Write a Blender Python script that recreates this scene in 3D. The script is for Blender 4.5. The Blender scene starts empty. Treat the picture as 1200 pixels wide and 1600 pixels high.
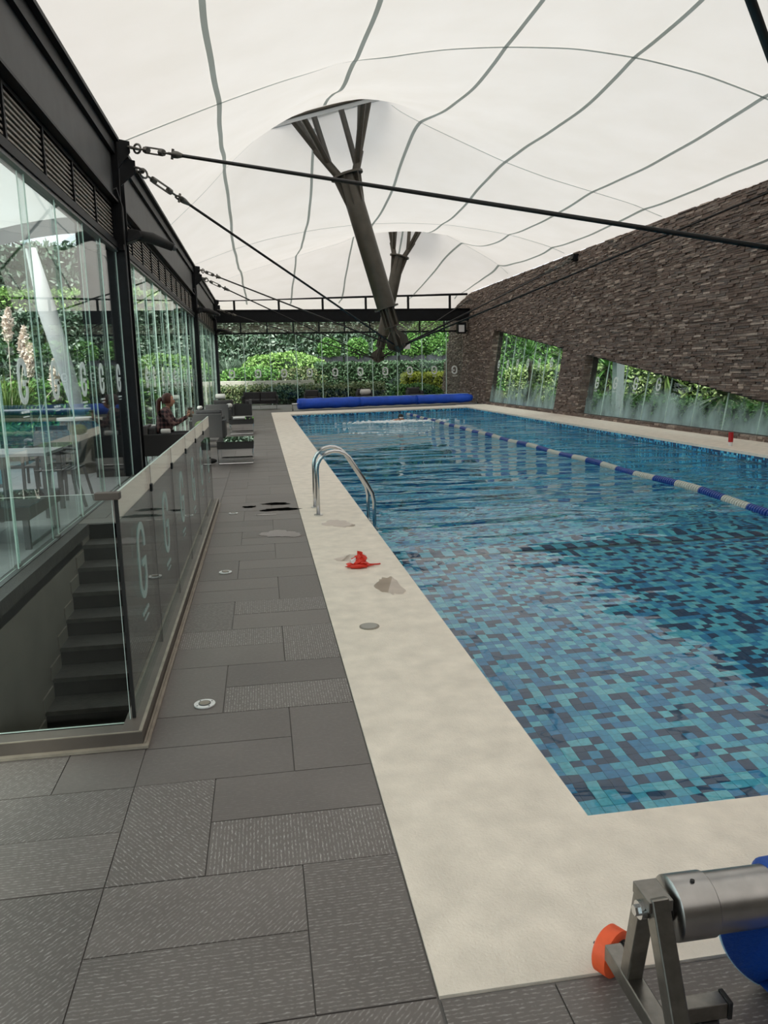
import bpy, math, random
import numpy as np
from mathutils import Vector, Matrix

random.seed(7)
rng = np.random.default_rng(7)
SC = bpy.context.scene
COL = SC.collection

# ------------------------------------------------------------------ camera
cam_d = bpy.data.cameras.new('camera')
cam = bpy.data.objects.new('camera', cam_d)
COL.objects.link(cam)
Mc = np.array([[0.9871862018, -0.0479912851, 0.1521848860],
               [-0.1583567946, -0.1771310537, 0.9713638430],
               [-0.0196603299, -0.9830164934, -0.1824610782]])
R4 = Matrix.Identity(4)
for i in range(3):
    R4[i][0] = Mc[i, 0]; R4[i][1] = -Mc[i, 1]; R4[i][2] = -Mc[i, 2]
R4[2][3] = 1.55
cam.matrix_world = R4
cam_d.sensor_fit = 'VERTICAL'
cam_d.sensor_height = 32.0
cam_d.lens = 1190.0 / 1600.0 * 32.0
cam_d.clip_start = 0.02
cam_d.clip_end = 400
SC.camera = cam

# ------------------------------------------------------------------ world, sun, exposure
SC.view_settings.view_transform = 'Standard'
SC.view_settings.look = 'None'
SC.view_settings.exposure = 0.12
SC.view_settings.gamma = 1.0
SC.view_settings.use_curve_mapping = False
SC.cycles.transparent_max_bounces = 32
SC.cycles.max_bounces = 10
SC.cycles.diffuse_bounces = 5
SC.cycles.glossy_bounces = 5
SC.cycles.transmission_bounces = 10
SC.cycles.sample_clamp_indirect = 6.0
W = bpy.data.worlds.new('overcast_sky'); SC.world = W
W.use_nodes = True
nt = W.node_tree; nt.nodes.clear()
wo = nt.nodes.new('ShaderNodeOutputWorld'); bg = nt.nodes.new('ShaderNodeBackground')
tc = nt.nodes.new('ShaderNodeTexCoord'); sp = nt.nodes.new('ShaderNodeSeparateXYZ')
rp = nt.nodes.new('ShaderNodeValToRGB')
rp.color_ramp.elements[0].position = 0.0; rp.color_ramp.elements[0].color = (0.86, 0.93, 1.0, 1)
rp.color_ramp.elements[1].position = 0.7; rp.color_ramp.elements[1].color = (0.98, 0.99, 1.0, 1)
nt.links.new(tc.outputs['Generated'], sp.inputs[0]); nt.links.new(sp.outputs['Z'], rp.inputs[0])
nt.links.new(rp.outputs[0], bg.inputs[0]); nt.links.new(bg.outputs[0], wo.inputs[0])
bg.inputs[1].default_value = 1.78
sun_d = bpy.data.lights.new('veiled_sun', 'SUN'); sun_d.energy = 5.0; sun_d.angle = math.radians(12)
sun_d.color = (1.0, 0.95, 0.86)
sun = bpy.data.objects.new('veiled_sun', sun_d); COL.objects.link(sun)
sun.rotation_euler = (math.radians(32), math.radians(-18), math.radians(0))

# ------------------------------------------------------------------ materials
def nodes(m):
    m.use_nodes = True
    return m.node_tree, m.node_tree.nodes['Principled BSDF']
MAT = {}
def mat(name, col, rough=0.6, metal=0.0, spec=0.5, noise=None, bump=None, trans=0.0):
    """noise=(scale, amount)  bump=(scale, strength)"""
    m = bpy.data.materials.new(name); t, p = nodes(m)
    p.inputs['Base Color'].default_value = (*col, 1)
    p.inputs['Roughness'].default_value = rough
    p.inputs['Metallic'].default_value = metal
    p.inputs['Specular IOR Level'].default_value = spec
    geo = t.nodes.new('ShaderNodeNewGeometry')
    if noise:
        n = t.nodes.new('ShaderNodeTexNoise'); n.inputs['Scale'].default_value = noise[0]; n.inputs['Detail'].default_value = 6
        t.links.new(geo.outputs['Position'], n.inputs['Vector'])
        mp = t.nodes.new('ShaderNodeMapRange'); mp.inputs[3].default_value = 1 - noise[1]; mp.inputs[4].default_value = 1 + noise[1]
        mp.inputs[1].default_value = .3; mp.inputs[2].default_value = .7
        t.links.new(n.outputs['Fac'], mp.inputs[0])
        mx = t.nodes.new('ShaderNodeMix'); mx.data_type = 'RGBA'; mx.blend_type = 'MULTIPLY'; mx.inputs[0].default_value = 1
        mx.inputs[6].default_value = (*col, 1)
        t.links.new(mp.outputs[0], mx.inputs[7]); t.links.new(mx.outputs[2], p.inputs['Base Color'])
    if bump:
        n2 = t.nodes.new('ShaderNodeTexNoise'); n2.inputs['Scale'].default_value = bump[0]; n2.inputs['Detail'].default_value = 5
        t.links.new(geo.outputs['Position'], n2.inputs['Vector'])
        b = t.nodes.new('ShaderNodeBump'); b.inputs['Strength'].default_value = bump[1]; b.inputs['Distance'].default_value = .01
        t.links.new(n2.outputs['Fac'], b.inputs['Height']); t.links.new(b.outputs[0], p.inputs['Normal'])
    MAT[name] = m
    return m

mat('black_steel', (0.006, 0.007, 0.009), .5, 0.0, .2, (6, .3))
mat('beam_steel', (0.03, 0.032, 0.033), .5, 0.0, .4, (3, .3))
mat('louvre_steel', (0.30, 0.27, 0.23), .5, 0.2, .4, (9, .3))
mat('mast_steel', (0.075, 0.066, 0.052), .38, 0.4, .5, (5, .15))
mat('cable', (0.02, 0.02, 0.02), .5, .5)
mat('galvanised', (0.16, 0.155, 0.14), .5, .7)
mat('chrome', (0.62, 0.63, 0.64), .18, 1.0)
mat('brushed_steel', (0.25, 0.24, 0.22), .34, 1.0, .5, (40, .12))
mat('tube_steel', (0.42, 0.41, 0.40), .3, 1.0, .5, (18, .12))
mat('grey_plastic', (0.09, 0.092, 0.095), .5)
mat('black_rubber', (0.012, 0.012, 0.012), .6)
mat('orange_rubber', (0.85, 0.11, 0.03), .55, noise=(30, .1))
mat('cement', (0.80, 0.72, 0.625), .62, 0, .35, (7, .10), (120, .35))
mat('kerb_beige', (0.10, 0.082, 0.070), .5, noise=(5, .2))
mat('kerb_trim', (0.27, 0.235, 0.19), .5, noise=(12, .2))
mat('plaster_taupe', (0.17, 0.15, 0.128), .85, noise=(2, .12))
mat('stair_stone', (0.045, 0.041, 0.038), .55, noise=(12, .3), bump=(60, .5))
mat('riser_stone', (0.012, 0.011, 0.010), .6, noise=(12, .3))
mat('floor_base', (0.16, 0.155, 0.15), .8)
mat('terrace_tile', (0.42, 0.42, 0.43), .45, noise=(3, .12))
mat('wicker_dark', (0.035, 0.034, 0.034), .7, bump=(160, .8))
mat('wicker_grey', (0.105, 0.10, 0.10), .7, bump=(160, .8))
mat('cushion_dark', (0.045, 0.043, 0.045), .85, noise=(20, .2))
mat('aluminium_dark', (0.13, 0.13, 0.13), .4, .6)
mat('white_cloth', (0.72, 0.71, 0.68), .9)
mat('cover_blue', (0.006, 0.055, 0.30), .5, noise=(9, .2), bump=(70, .35))
mat('cover_blue_roll', (0.008, 0.075, 0.56), .5, noise=(2.5, .2), bump=(8, .6))
mat('cover_hem', (0.45, 0.68, 0.86), .5)
mat('float_blue', (0.008, 0.05, 0.27), .4)
mat('float_white', (0.50, 0.51, 0.46), .5)
mat('red_silicone', (0.72, 0.035, 0.015), .35)
mat('red_plastic', (0.42, 0.006, 0.01), .35)
mat('white_plastic', (0.75, 0.75, 0.75), .4)
mat('white_paint', (0.78, 0.78, 0.80), .45)
mat('skin', (0.50, 0.26, 0.17), .55)
mat('hair', (0.075, 0.022, 0.012), .5, noise=(50, .3))
mat('denim_black', (0.02, 0.02, 0.024), .85)
mat('drain_grey', (0.33, 0.31, 0.28), .5)
mat('garden_soil', (0.045, 0.05, 0.025), .9, noise=(1.5, .4))
mat('path_stone', (0.62, 0.58, 0.52), .8, noise=(3, .15))
mat('planter_dark', (0.02, 0.022, 0.03), .6)
mat('pampas', (0.92, 0.80, 0.72), .9)
mat('cap_dark', (0.30, 0.31, 0.32), .7)
mat('foam', (0.85, 0.9, 0.92), .5)
mat('paper', (0.8, 0.8, 0.8), .7)

def plaid():
    m = bpy.data.materials.new('plaid_flannel'); t, p = nodes(m)
    tcn = t.nodes.new('ShaderNodeTexCoord')
    acc = None
    for ax, sc in (('X', 14), ('Z', 13), ('Y', 14)):
        s = t.nodes.new('ShaderNodeSeparateXYZ'); t.links.new(tcn.outputs['Object'], s.inputs[0])
        a = t.nodes.new('ShaderNodeMath'); a.operation = 'MULTIPLY'; a.inputs[1].default_value = sc; t.links.new(s.outputs[ax], a.inputs[0])
        b = t.nodes.new('ShaderNodeMath'); b.operation = 'FRACT'; t.links.new(a.outputs[0], b.inputs[0])
        c = t.nodes.new('ShaderNodeMath'); c.operation = 'GREATER_THAN'; c.inputs[1].default_value = .58; t.links.new(b.outputs[0], c.inputs[0])
        if acc is None: acc = c
        else:
            d = t.nodes.new('ShaderNodeMath'); d.operation = 'ADD'; t.links.new(acc.outputs[0], d.inputs[0]); t.links.new(c.outputs[0], d.inputs[1]); acc = d
    r = t.nodes.new('ShaderNodeValToRGB'); r.color_ramp.interpolation = 'CONSTANT'
    e = r.color_ramp.elements; e[0].color = (.012, .012, .016, 1); e[1].position = .3; e[1].color = (.075, .035, .04, 1)
    n = r.color_ramp.elements.new(.62); n.color = (.19, .11, .10, 1)
    dv = t.nodes.new('ShaderNodeMath'); dv.operation = 'DIVIDE'; dv.inputs[1].default_value = 3; t.links.new(acc.outputs[0], dv.inputs[0])
    t.links.new(dv.outputs[0], r.inputs[0]); t.links.new(r.outputs[0], p.inputs['Base Color']); p.inputs['Roughness'].default_value = .9
    MAT['plaid'] = m
plaid()

def slab_mat(name, ang, strength):
    m = bpy.data.materials.new(name); t, p = nodes(m)
    geo = t.nodes.new('ShaderNodeNewGeometry')
    mp = t.nodes.new('ShaderNodeMapping'); mp.inputs['Rotation'].default_value = (0, 0, math.radians(ang))
    t.links.new(geo.outputs['Position'], mp.inputs[0])
    wv = t.nodes.new('ShaderNodeTexWave'); wv.wave_type = 'BANDS'; wv.bands_direction = 'X'
    wv.inputs['Scale'].default_value = 25; wv.inputs['Distortion'].default_value = 2.4
    wv.inputs['Detail'].default_value = 2; wv.inputs['Detail Scale'].default_value = 2.5
    t.links.new(mp.outputs[0], wv.inputs['Vector'])
    r = t.nodes.new('ShaderNodeValToRGB'); r.color_ramp.elements[0].position = .62; r.color_ramp.elements[1].position = .95
    t.links.new(wv.outputs['Fac'], r.inputs[0])
    # broken lines
    n = t.nodes.new('ShaderNodeTexNoise'); n.inputs['Scale'].default_value = 55; n.inputs['Detail'].default_value = 5
    t.links.new(geo.outputs['Position'], n.inputs['Vector'])
    r2 = t.nodes.new('ShaderNodeValToRGB'); r2.color_ramp.elements[0].position = .42; r2.color_ramp.elements[1].position = .70
    t.links.new(n.outputs['Fac'], r2.inputs[0])
    mu = t.nodes.new('ShaderNodeMath'); mu.operation = 'MULTIPLY'; t.links.new(r.outputs[0], mu.inputs[0]); t.links.new(r2.outputs[0], mu.inputs[1])
    mu2 = t.nodes.new('ShaderNodeMath'); mu2.operation = 'MULTIPLY'; mu2.inputs[1].default_value = strength; t.links.new(mu.outputs[0], mu2.inputs[0])
    n3 = t.nodes.new('ShaderNodeTexNoise'); n3.inputs['Scale'].default_value = 2.2; n3.inputs['Detail'].default_value = 8
    t.links.new(geo.outputs['Position'], n3.inputs['Vector'])
    r3 = t.nodes.new('ShaderNodeValToRGB'); r3.color_ramp.elements[0].position = .3; r3.color_ramp.elements[1].position = .75
    r3.color_ramp.elements[0].color = (.110, .096, .089, 1); r3.color_ramp.elements[1].color = (.160, .142, .133, 1)
    t.links.new(n3.outputs['Fac'], r3.inputs[0])
    oi = t.nodes.new('ShaderNodeObjectInfo')
    mr = t.nodes.new('ShaderNodeMapRange'); mr.inputs[3].default_value = .86; mr.inputs[4].default_value = 1.12; t.links.new(oi.outputs['Random'], mr.inputs[0])
    mm = t.nodes.new('ShaderNodeMix'); mm.data_type = 'RGBA'; mm.blend_type = 'MULTIPLY'; mm.inputs[0].default_value = 1
    t.links.new(r3.outputs[0], mm.inputs[6]); t.links.new(mr.outputs[0], mm.inputs[7])
    mx = t.nodes.new('ShaderNodeMix'); mx.data_type = 'RGBA'; mx.inputs[7].default_value = (.46, .44, .42, 1)
    t.links.new(mu2.outputs[0], mx.inputs[0]); t.links.new(mm.outputs[2], mx.inputs[6])
    t.links.new(mx.outputs[2], p.inputs['Base Color'])
    p.inputs['Roughness'].default_value = .48
    r4 = t.nodes.new('ShaderNodeMapRange'); r4.inputs[3].default_value = .36; r4.inputs[4].default_value = .6
    t.links.new(n3.outputs['Fac'], r4.inputs[0]); t.links.new(r4.outputs[0], p.inputs['Roughness'])
    b = t.nodes.new('ShaderNodeBump'); b.inputs['Strength'].default_value = .5; b.inputs['Distance'].default_value = .002
    t.links.new(mu2.outputs[0], b.inputs['Height']); t.links.new(b.outputs[0], p.inputs['Normal'])
    MAT[name] = m
slab_mat('slab_along_y', 0, .9); slab_mat('slab_along_x', 90, .6); slab_mat('slab_diag', 42, .6)
slab_mat('slab_diag_back', -38, .75); slab_mat('slab_plain', 88, .16)

def glass_mat(name, tint, refl=1.0, mist=False, rough=0.0):
    m = bpy.data.materials.new(name); m.use_nodes = True; t = m.node_tree; t.nodes.clear()
    o = t.nodes.new('ShaderNodeOutputMaterial'); tr = t.nodes.new('ShaderNodeBsdfTransparent'); gl = t.nodes.new('ShaderNodeBsdfGlossy')
    tr.inputs[0].default_value = (*tint, 1); gl.inputs['Roughness'].default_value = rough
    fr = t.nodes.new('ShaderNodeFresnel'); fr.inputs[0].default_value = 1.45
    geo = t.nodes.new('ShaderNodeNewGeometry')
    # the back side of a thin pane is seen from inside glass: use the same outside fresnel for both
    nf = t.nodes.new('ShaderNodeVectorMath'); nf.operation = 'SCALE'
    inv = t.nodes.new('ShaderNodeMath'); inv.operation = 'MULTIPLY_ADD'; inv.inputs[1].default_value = -2; inv.inputs[2].default_value = 1
    lw = t.nodes.new('ShaderNodeLayerWeight'); lw.inputs[0].default_value = .5
    # Schlick from facing
    fa = t.nodes.new('ShaderNodeMath'); fa.operation = 'POWER'; fa.inputs[1].default_value = 5.0
    t.links.new(lw.outputs['Facing'], fa.inputs[0])
    ma = t.nodes.new('ShaderNodeMath'); ma.operation = 'MULTIPLY_ADD'; ma.inputs[1].default_value = .85 * refl; ma.inputs[2].default_value = .035 * refl
    t.links.new(fa.outputs[0], ma.inputs[0])
    for x in (fr, nf, inv): t.nodes.remove(x)
    mx = t.nodes.new('ShaderNodeMixShader'); t.links.new(ma.outputs[0], mx.inputs[0])
    t.links.new(tr.outputs[0], mx.inputs[1]); t.links.new(gl.outputs[0], mx.inputs[2])
    last = mx
    if mist:   # condensation on the lower part of the panes
        s = t.nodes.new('ShaderNodeSeparateXYZ'); t.links.new(geo.outputs['Position'], s.inputs[0])
        n = t.nodes.new('ShaderNodeTexNoise'); n.inputs['Scale'].default_value = 1.6; n.inputs['Detail'].default_value = 7
        mpp = t.nodes.new('ShaderNodeMapping'); mpp.inputs['Scale'].default_value = (1, 1.4, .8); t.links.new(geo.outputs['Position'], mpp.inputs[0]); t.links.new(mpp.outputs[0], n.inputs['Vector'])
        mr = t.nodes.new('ShaderNodeMapRange'); mr.inputs[1].default_value = .2; mr.inputs[2].default_value = 1.1; mr.inputs[3].default_value = .42; mr.inputs[4].default_value = -.16
        t.links.new(s.outputs['Z'], mr.inputs[0])
        ad = t.nodes.new('ShaderNodeMath'); ad.operation = 'ADD'; t.links.new(mr.outputs[0], ad.inputs[0])
        mr2 = t.nodes.new('ShaderNodeMapRange'); mr2.inputs[1].default_value = .35; mr2.inputs[2].default_value = .7; mr2.inputs[3].default_value = -.2; mr2.inputs[4].default_value = .30
        t.links.new(n.outputs['Fac'], mr2.inputs[0]); t.links.new(mr2.outputs[0], ad.inputs[1]); ad.use_clamp = True
        df = t.nodes.new('ShaderNodeBsdfTranslucent'); df.inputs[0].default_value = (.72, .86, .86, 1)
        m2 = t.nodes.new('ShaderNodeMixShader'); t.links.new(ad.outputs[0], m2.inputs[0]); t.links.new(mx.outputs[0], m2.inputs[1]); t.links.new(df.outputs[0], m2.inputs[2])
        last = m2
    t.links.new(last.outputs[0], o.inputs[0]); MAT[name] = m
glass_mat('glass', (.93, .975, .96), .8)
glass_mat('glass_side', (.90, .955, .94), .9)
glass_mat('glass_rail', (.84, .92, .90), 1.15)
glass_mat('glass_mist', (.90, .97, .94), .8, True)
glass_mat('glass_teal', (.42, .66, .72), 1.3)
glass_mat('glass_table', (.12, .2, .17), 2.2)
def edge_mat():
    m = bpy.data.materials.new('glass_edge'); m.use_nodes = True; t = m.node_tree; t.nodes.clear()
    o = t.nodes.new('ShaderNodeOutputMaterial'); a = t.nodes.new('ShaderNodeBsdfTranslucent'); b = t.nodes.new('ShaderNodeBsdfDiffuse')
    a.inputs[0].default_value = (.86, .98, .93, 1); b.inputs[0].default_value = (.86, .98, .93, 1)
    mx = t.nodes.new('ShaderNodeMixShader'); t.links.new(a.outputs[0], mx.inputs[1]); t.links.new(b.outputs[0], mx.inputs[2]); t.links.new(mx.outputs[0], o.inputs[0])
    MAT['glass_edge'] = m
edge_mat()

def membrane_mat(name, tint, fac):
    m = bpy.data.materials.new(name); m.use_nodes = True; t = m.node_tree; t.nodes.clear()
    o = t.nodes.new('ShaderNodeOutputMaterial'); a = t.nodes.new('ShaderNodeBsdfTranslucent'); b = t.nodes.new('ShaderNodeBsdfDiffuse')
    geo = t.nodes.new('ShaderNodeNewGeometry')
    n = t.nodes.new('ShaderNodeTexNoise'); n.inputs['Scale'].default_value = .9; n.inputs['Detail'].default_value = 5
    t.links.new(geo.outputs['Position'], n.inputs['Vector'])
    r = t.nodes.new('ShaderNodeValToRGB'); r.color_ramp.elements[0].position = .3; r.color_ramp.elements[1].position = .7
    r.color_ramp.elements[0].color = (tint[0] * .95, tint[1] * .945, tint[2] * .93, 1); r.color_ramp.elements[1].color = (*tint, 1)
    t.links.new(n.outputs['Fac'], r.inputs[0]); t.links.new(r.outputs[0], a.inputs[0]); t.links.new(r.outputs[0], b.inputs[0])
    mx = t.nodes.new('ShaderNodeMixShader'); mx.inputs[0].default_value = fac
    t.links.new(b.outputs[0], mx.inputs[1]); t.links.new(a.outputs[0], mx.inputs[2]); t.links.new(mx.outputs[0], o.inputs[0]); MAT[name] = m
membrane_mat('membrane', (.92, .88, .84), .255)
membrane_mat('cap_cloth', (.60, .62, .64), .30)
membrane_mat('seam', (.50, .55, .54), .45)
membrane_mat('canopy_cloth', (.85, .86, .86), .38)

membrane_mat('logo_film', (.97, .98, .98), .5)
def etched():
    m = bpy.data.materials.new('logo_etched'); m.use_nodes = True; t = m.node_tree; t.nodes.clear()
    o = t.nodes.new('ShaderNodeOutputMaterial'); a = t.nodes.new('ShaderNodeBsdfTransparent'); b = t.nodes.new('ShaderNodeBsdfDiffuse')
    a.inputs[0].default_value = (.9, .93, .92, 1); b.inputs[0].default_value = (.62, .72, .70, 1)
    mx = t.nodes.new('ShaderNodeMixShader'); mx.inputs[0].default_value = .42; t.links.new(a.outputs[0], mx.inputs[1]); t.links.new(b.outputs[0], mx.inputs[2]); t.links.new(mx.outputs[0], o.inputs[0]); MAT['logo_etched'] = m
etched()
def stone_mat():
    m = bpy.data.materials.new('ledge_stone'); t, p = nodes(m)
    geo = t.nodes.new('ShaderNodeNewGeometry'); oi = t.nodes.new('ShaderNodeObjectInfo')
    ad = t.nodes.new('ShaderNodeMath'); ad.operation = 'ADD'; t.links.new(geo.outputs['Random Per Island'], ad.inputs[0]); t.links.new(oi.outputs['Random'], ad.inputs[1])
    fr = t.nodes.new('ShaderNodeMath'); fr.operation = 'FRACT'; t.links.new(ad.outputs[0], fr.inputs[0])
    r = t.nodes.new('ShaderNodeValToRGB'); e = r.color_ramp.elements
    e[0].position = 0; e[0].color = (.10, .068, .055, 1); e[1].position = 1; e[1].color = (.42, .335, .28, 1)
    for pos, c in ((.25, (.15, .105, .085, 1)), (.5, (.20, .15, .125, 1)), (.75, (.12, .095, .085, 1))):
        q = r.color_ramp.elements.new(pos); q.color = c
    t.links.new(fr.outputs[0], r.inputs[0])
    n = t.nodes.new('ShaderNodeTexNoise'); n.inputs['Scale'].default_value = 22; n.inputs['Detail'].default_value = 6; t.links.new(geo.outputs['Position'], n.inputs['Vector'])
    mr = t.nodes.new('ShaderNodeMapRange'); mr.inputs[1].default_value = .3; mr.inputs[2].default_value = .7; mr.inputs[3].default_value = .7; mr.inputs[4].default_value = 1.3; t.links.new(n.outputs['Fac'], mr.inputs[0])
    mx = t.nodes.new('ShaderNodeMix'); mx.data_type = 'RGBA'; mx.blend_type = 'MULTIPLY'; mx.inputs[0].default_value = 1
    t.links.new(r.outputs[0], mx.inputs[6]); t.links.new(mr.outputs[0], mx.inputs[7]); t.links.new(mx.outputs[2], p.inputs['Base Color'])
    b = t.nodes.new('ShaderNodeBump'); b.inputs['Strength'].default_value = .7; b.inputs['Distance'].default_value = .012; t.links.new(n.outputs['Fac'], b.inputs['Height']); t.links.new(b.outputs[0], p.inputs['Normal'])
    p.inputs['Roughness'].default_value = .8; MAT['stone'] = m
stone_mat()
mat('stone_back', (0.035, 0.028, 0.025), .9)

TILE_COLS = [(.15, .66, .86), (.05, .34, .66), (.27, .80, .92), (.035, .085, .19), (.08, .47, .76)]
for i, c in enumerate(TILE_COLS): mat('tile_%d' % i, c, .25, noise=(40, .12))
mat('grout', (0.10, 0.24, 0.30), .8)

def tile_field(name, pitch, dark):
    m = bpy.data.materials.new(name); t, p = nodes(m)
    geo = t.nodes.new('ShaderNodeNewGeometry')
    sc = t.nodes.new('ShaderNodeVectorMath'); sc.operation = 'SCALE'; sc.inputs[3].default_value = 1 / pitch; t.links.new(geo.outputs['Position'], sc.inputs[0])
    ofs = t.nodes.new('ShaderNodeVectorMath'); ofs.operation = 'ADD'; ofs.inputs[1].default_value = (.01, .013, .017); t.links.new(sc.outputs[0], ofs.inputs[0])
    fl = t.nodes.new('ShaderNodeVectorMath'); fl.operation = 'FLOOR'; t.links.new(ofs.outputs[0], fl.inputs[0])
    wn = t.nodes.new('ShaderNodeTexWhiteNoise'); wn.noise_dimensions = '3D'; t.links.new(fl.outputs[0], wn.inputs['Vector'])
    r = t.nodes.new('ShaderNodeValToRGB'); r.color_ramp.interpolation = 'CONSTANT'
    e = r.color_ramp.elements; e[0].color = (*[x * dark for x in TILE_COLS[0]], 1); e[1].position = .25; e[1].color = (*[x * dark for x in TILE_COLS[1]], 1)
    for pos, i in ((.5, 4), (.66, 2), (.8, 3)):
        q = r.color_ramp.elements.new(pos); q.color = (*[x * dark for x in TILE_COLS[i]], 1)
    t.links.new(wn.outputs['Value'], r.inputs[0]); t.links.new(r.outputs[0], p.inputs['Base Color']); p.inputs['Roughness'].default_value = .3
    MAT[name] = m
tile_field('tile_field', .065, 1.0)

def water_mat():
    m = bpy.data.materials.new('pool_water'); m.use_nodes = True; t = m.node_tree; t.nodes.clear()
    o = t.nodes.new('ShaderNodeOutputMaterial'); g = t.nodes.new('ShaderNodeBsdfGlass'); g.inputs['IOR'].default_value = 1.333
    g.inputs['Roughness'].default_value = 0.0; g.inputs[0].default_value = (1, 1, 1, 1)
    geo = t.nodes.new('ShaderNodeNewGeometry'); s = t.nodes.new('ShaderNodeSeparateXYZ'); t.links.new(geo.outputs['Position'], s.inputs[0])
    def noise(scale, stretch, detail, seed, dist=0.0):
        mp = t.nodes.new('ShaderNodeMapping'); mp.inputs['Scale'].default_value = stretch; mp.inputs['Location'].default_value = (seed, seed * 2, 0)
        mp.inputs['Rotation'].default_value = (0, 0, math.radians(seed * 7))
        t.links.new(geo.outputs['Position'], mp.inputs[0])
        n = t.nodes.new('ShaderNodeTexNoise'); n.inputs['Scale'].default_value = scale; n.inputs['Detail'].default_value = detail; n.inputs['Distortion'].default_value = dist
        n.inputs['Roughness'].default_value = .45
        t.links.new(mp.outputs[0], n.inputs['Vector']); return n
    n1 = noise(1.25, (.6, 1.35, 1), 1.0, .4, .35)
    n2 = noise(4.2, (.6, 1.3, 1), 1.0, .9, .4)
    n3 = noise(.45, (1, 1.3, 1), 1.0, 3.3)
    # amplitude grows with distance from the calm shallow end
    amp = t.nodes.new('ShaderNodeMapRange'); amp.inputs[1].default_value = 6.9; amp.inputs[2].default_value = 10.5; amp.inputs[3].default_value = .07; amp.inputs[4].default_value = 1.9
    t.links.new(s.outputs['Y'], amp.inputs[0])
    a1 = t.nodes.new('ShaderNodeMath'); a1.operation = 'MULTIPLY_ADD'; a1.inputs[1].default_value = .13
    t.links.new(n2.outputs['Fac'], a1.inputs[0]); t.links.new(n1.outputs['Fac'], a1.inputs[2])
    a2 = t.nodes.new('ShaderNodeMath'); a2.operation = 'MULTIPLY'; t.links.new(a1.outputs[0], a2.inputs[0]); t.links.new(amp.outputs[0], a2.inputs[1])
    b = t.nodes.new('ShaderNodeBump'); b.inputs['Strength'].default_value = 1.0; b.inputs['Distance'].default_value = .30
    t.links.new(a2.outputs[0], b.inputs['Height']); t.links.new(b.outputs[0], g.inputs['Normal'])
    ab = t.nodes.new('ShaderNodeVolumeAbsorption'); ab.inputs[0].default_value = (.15, .90, .93, 1); ab.inputs[1].default_value = .16
    t.links.new(g.outputs[0], o.inputs[0]); t.links.new(ab.outputs[0], o.inputs[1]); MAT['water'] = m
water_mat()

def wet_mat():
    m = bpy.data.materials.new('wet_film'); m.use_nodes = True; t = m.node_tree; t.nodes.clear()
    o = t.nodes.new('ShaderNodeOutputMaterial'); tr = t.nodes.new('ShaderNodeBsdfTransparent'); tr.inputs[0].default_value = (.90, .89, .88, 1)
    gl = t.nodes.new('ShaderNodeBsdfGlossy'); gl.inputs['Roughness'].default_value = .02
    lw = t.nodes.new('ShaderNodeFresnel'); lw.inputs[0].default_value = 1.33
    mx = t.nodes.new('ShaderNodeMixShader'); t.links.new(lw.outputs[0], mx.inputs[0]); t.links.new(tr.outputs[0], mx.inputs[1]); t.links.new(gl.outputs[0], mx.inputs[2])
    t.links.new(mx.outputs[0], o.inputs[0]); MAT['wet'] = m
wet_mat()

def leaf_mat(name, cols):
    m = bpy.data.materials.new(name); t, p = nodes(m)
    geo = t.nodes.new('ShaderNodeNewGeometry'); r = t.nodes.new('ShaderNodeValToRGB'); e = r.color_ramp.elements
    e[0].color = (*cols[0], 1); e[1].color = (*cols[-1], 1)
    for i, c in enumerate(cols[1:-1]):
        q = r.color_ramp.elements.new((i + 1) / (len(cols) - 1)); q.color = (*c, 1)
    t.links.new(geo.outputs['Random Per Island'], r.inputs[0]); t.links.new(r.outputs[0], p.inputs['Base Color'])
    p.inputs['Roughness'].default_value = .5
    MAT[name] = m
leaf_mat('leaf_ivy', [(.05, .105, .055), (.11, .19, .12), (.22, .31, .23), (.46, .53, .45)])
leaf_mat('leaf_lime', [(.12, .26, .05), (.24, .42, .10), (.40, .58, .20)])
leaf_mat('leaf_mid', [(.05, .15, .03), (.12, .28, .06), (.22, .42, .10)])
leaf_mat('leaf_dark', [(.03, .075, .03), (.06, .13, .055), (.14, .22, .13)])
leaf_mat('leaf_varieg', [(.05, .12, .04), (.16, .22, .08), (.38, .38, .22), (.08, .16, .05)])
leaf_mat('leaf_grass', [(.05, .12, .02), (.12, .22, .04), (.26, .34, .10)])
leaf_mat('leaf_fresh', [(.10, .20, .05), (.24, .38, .10), (.46, .58, .22), (.66, .72, .42)])
leaf_mat('leaf_yellow', [(.25, .30, .02), (.42, .46, .04), (.55, .56, .08)])
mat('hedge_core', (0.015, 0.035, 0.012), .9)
mat('bark', (0.10, 0.07, 0.05), .9, noise=(10, .3))

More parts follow.
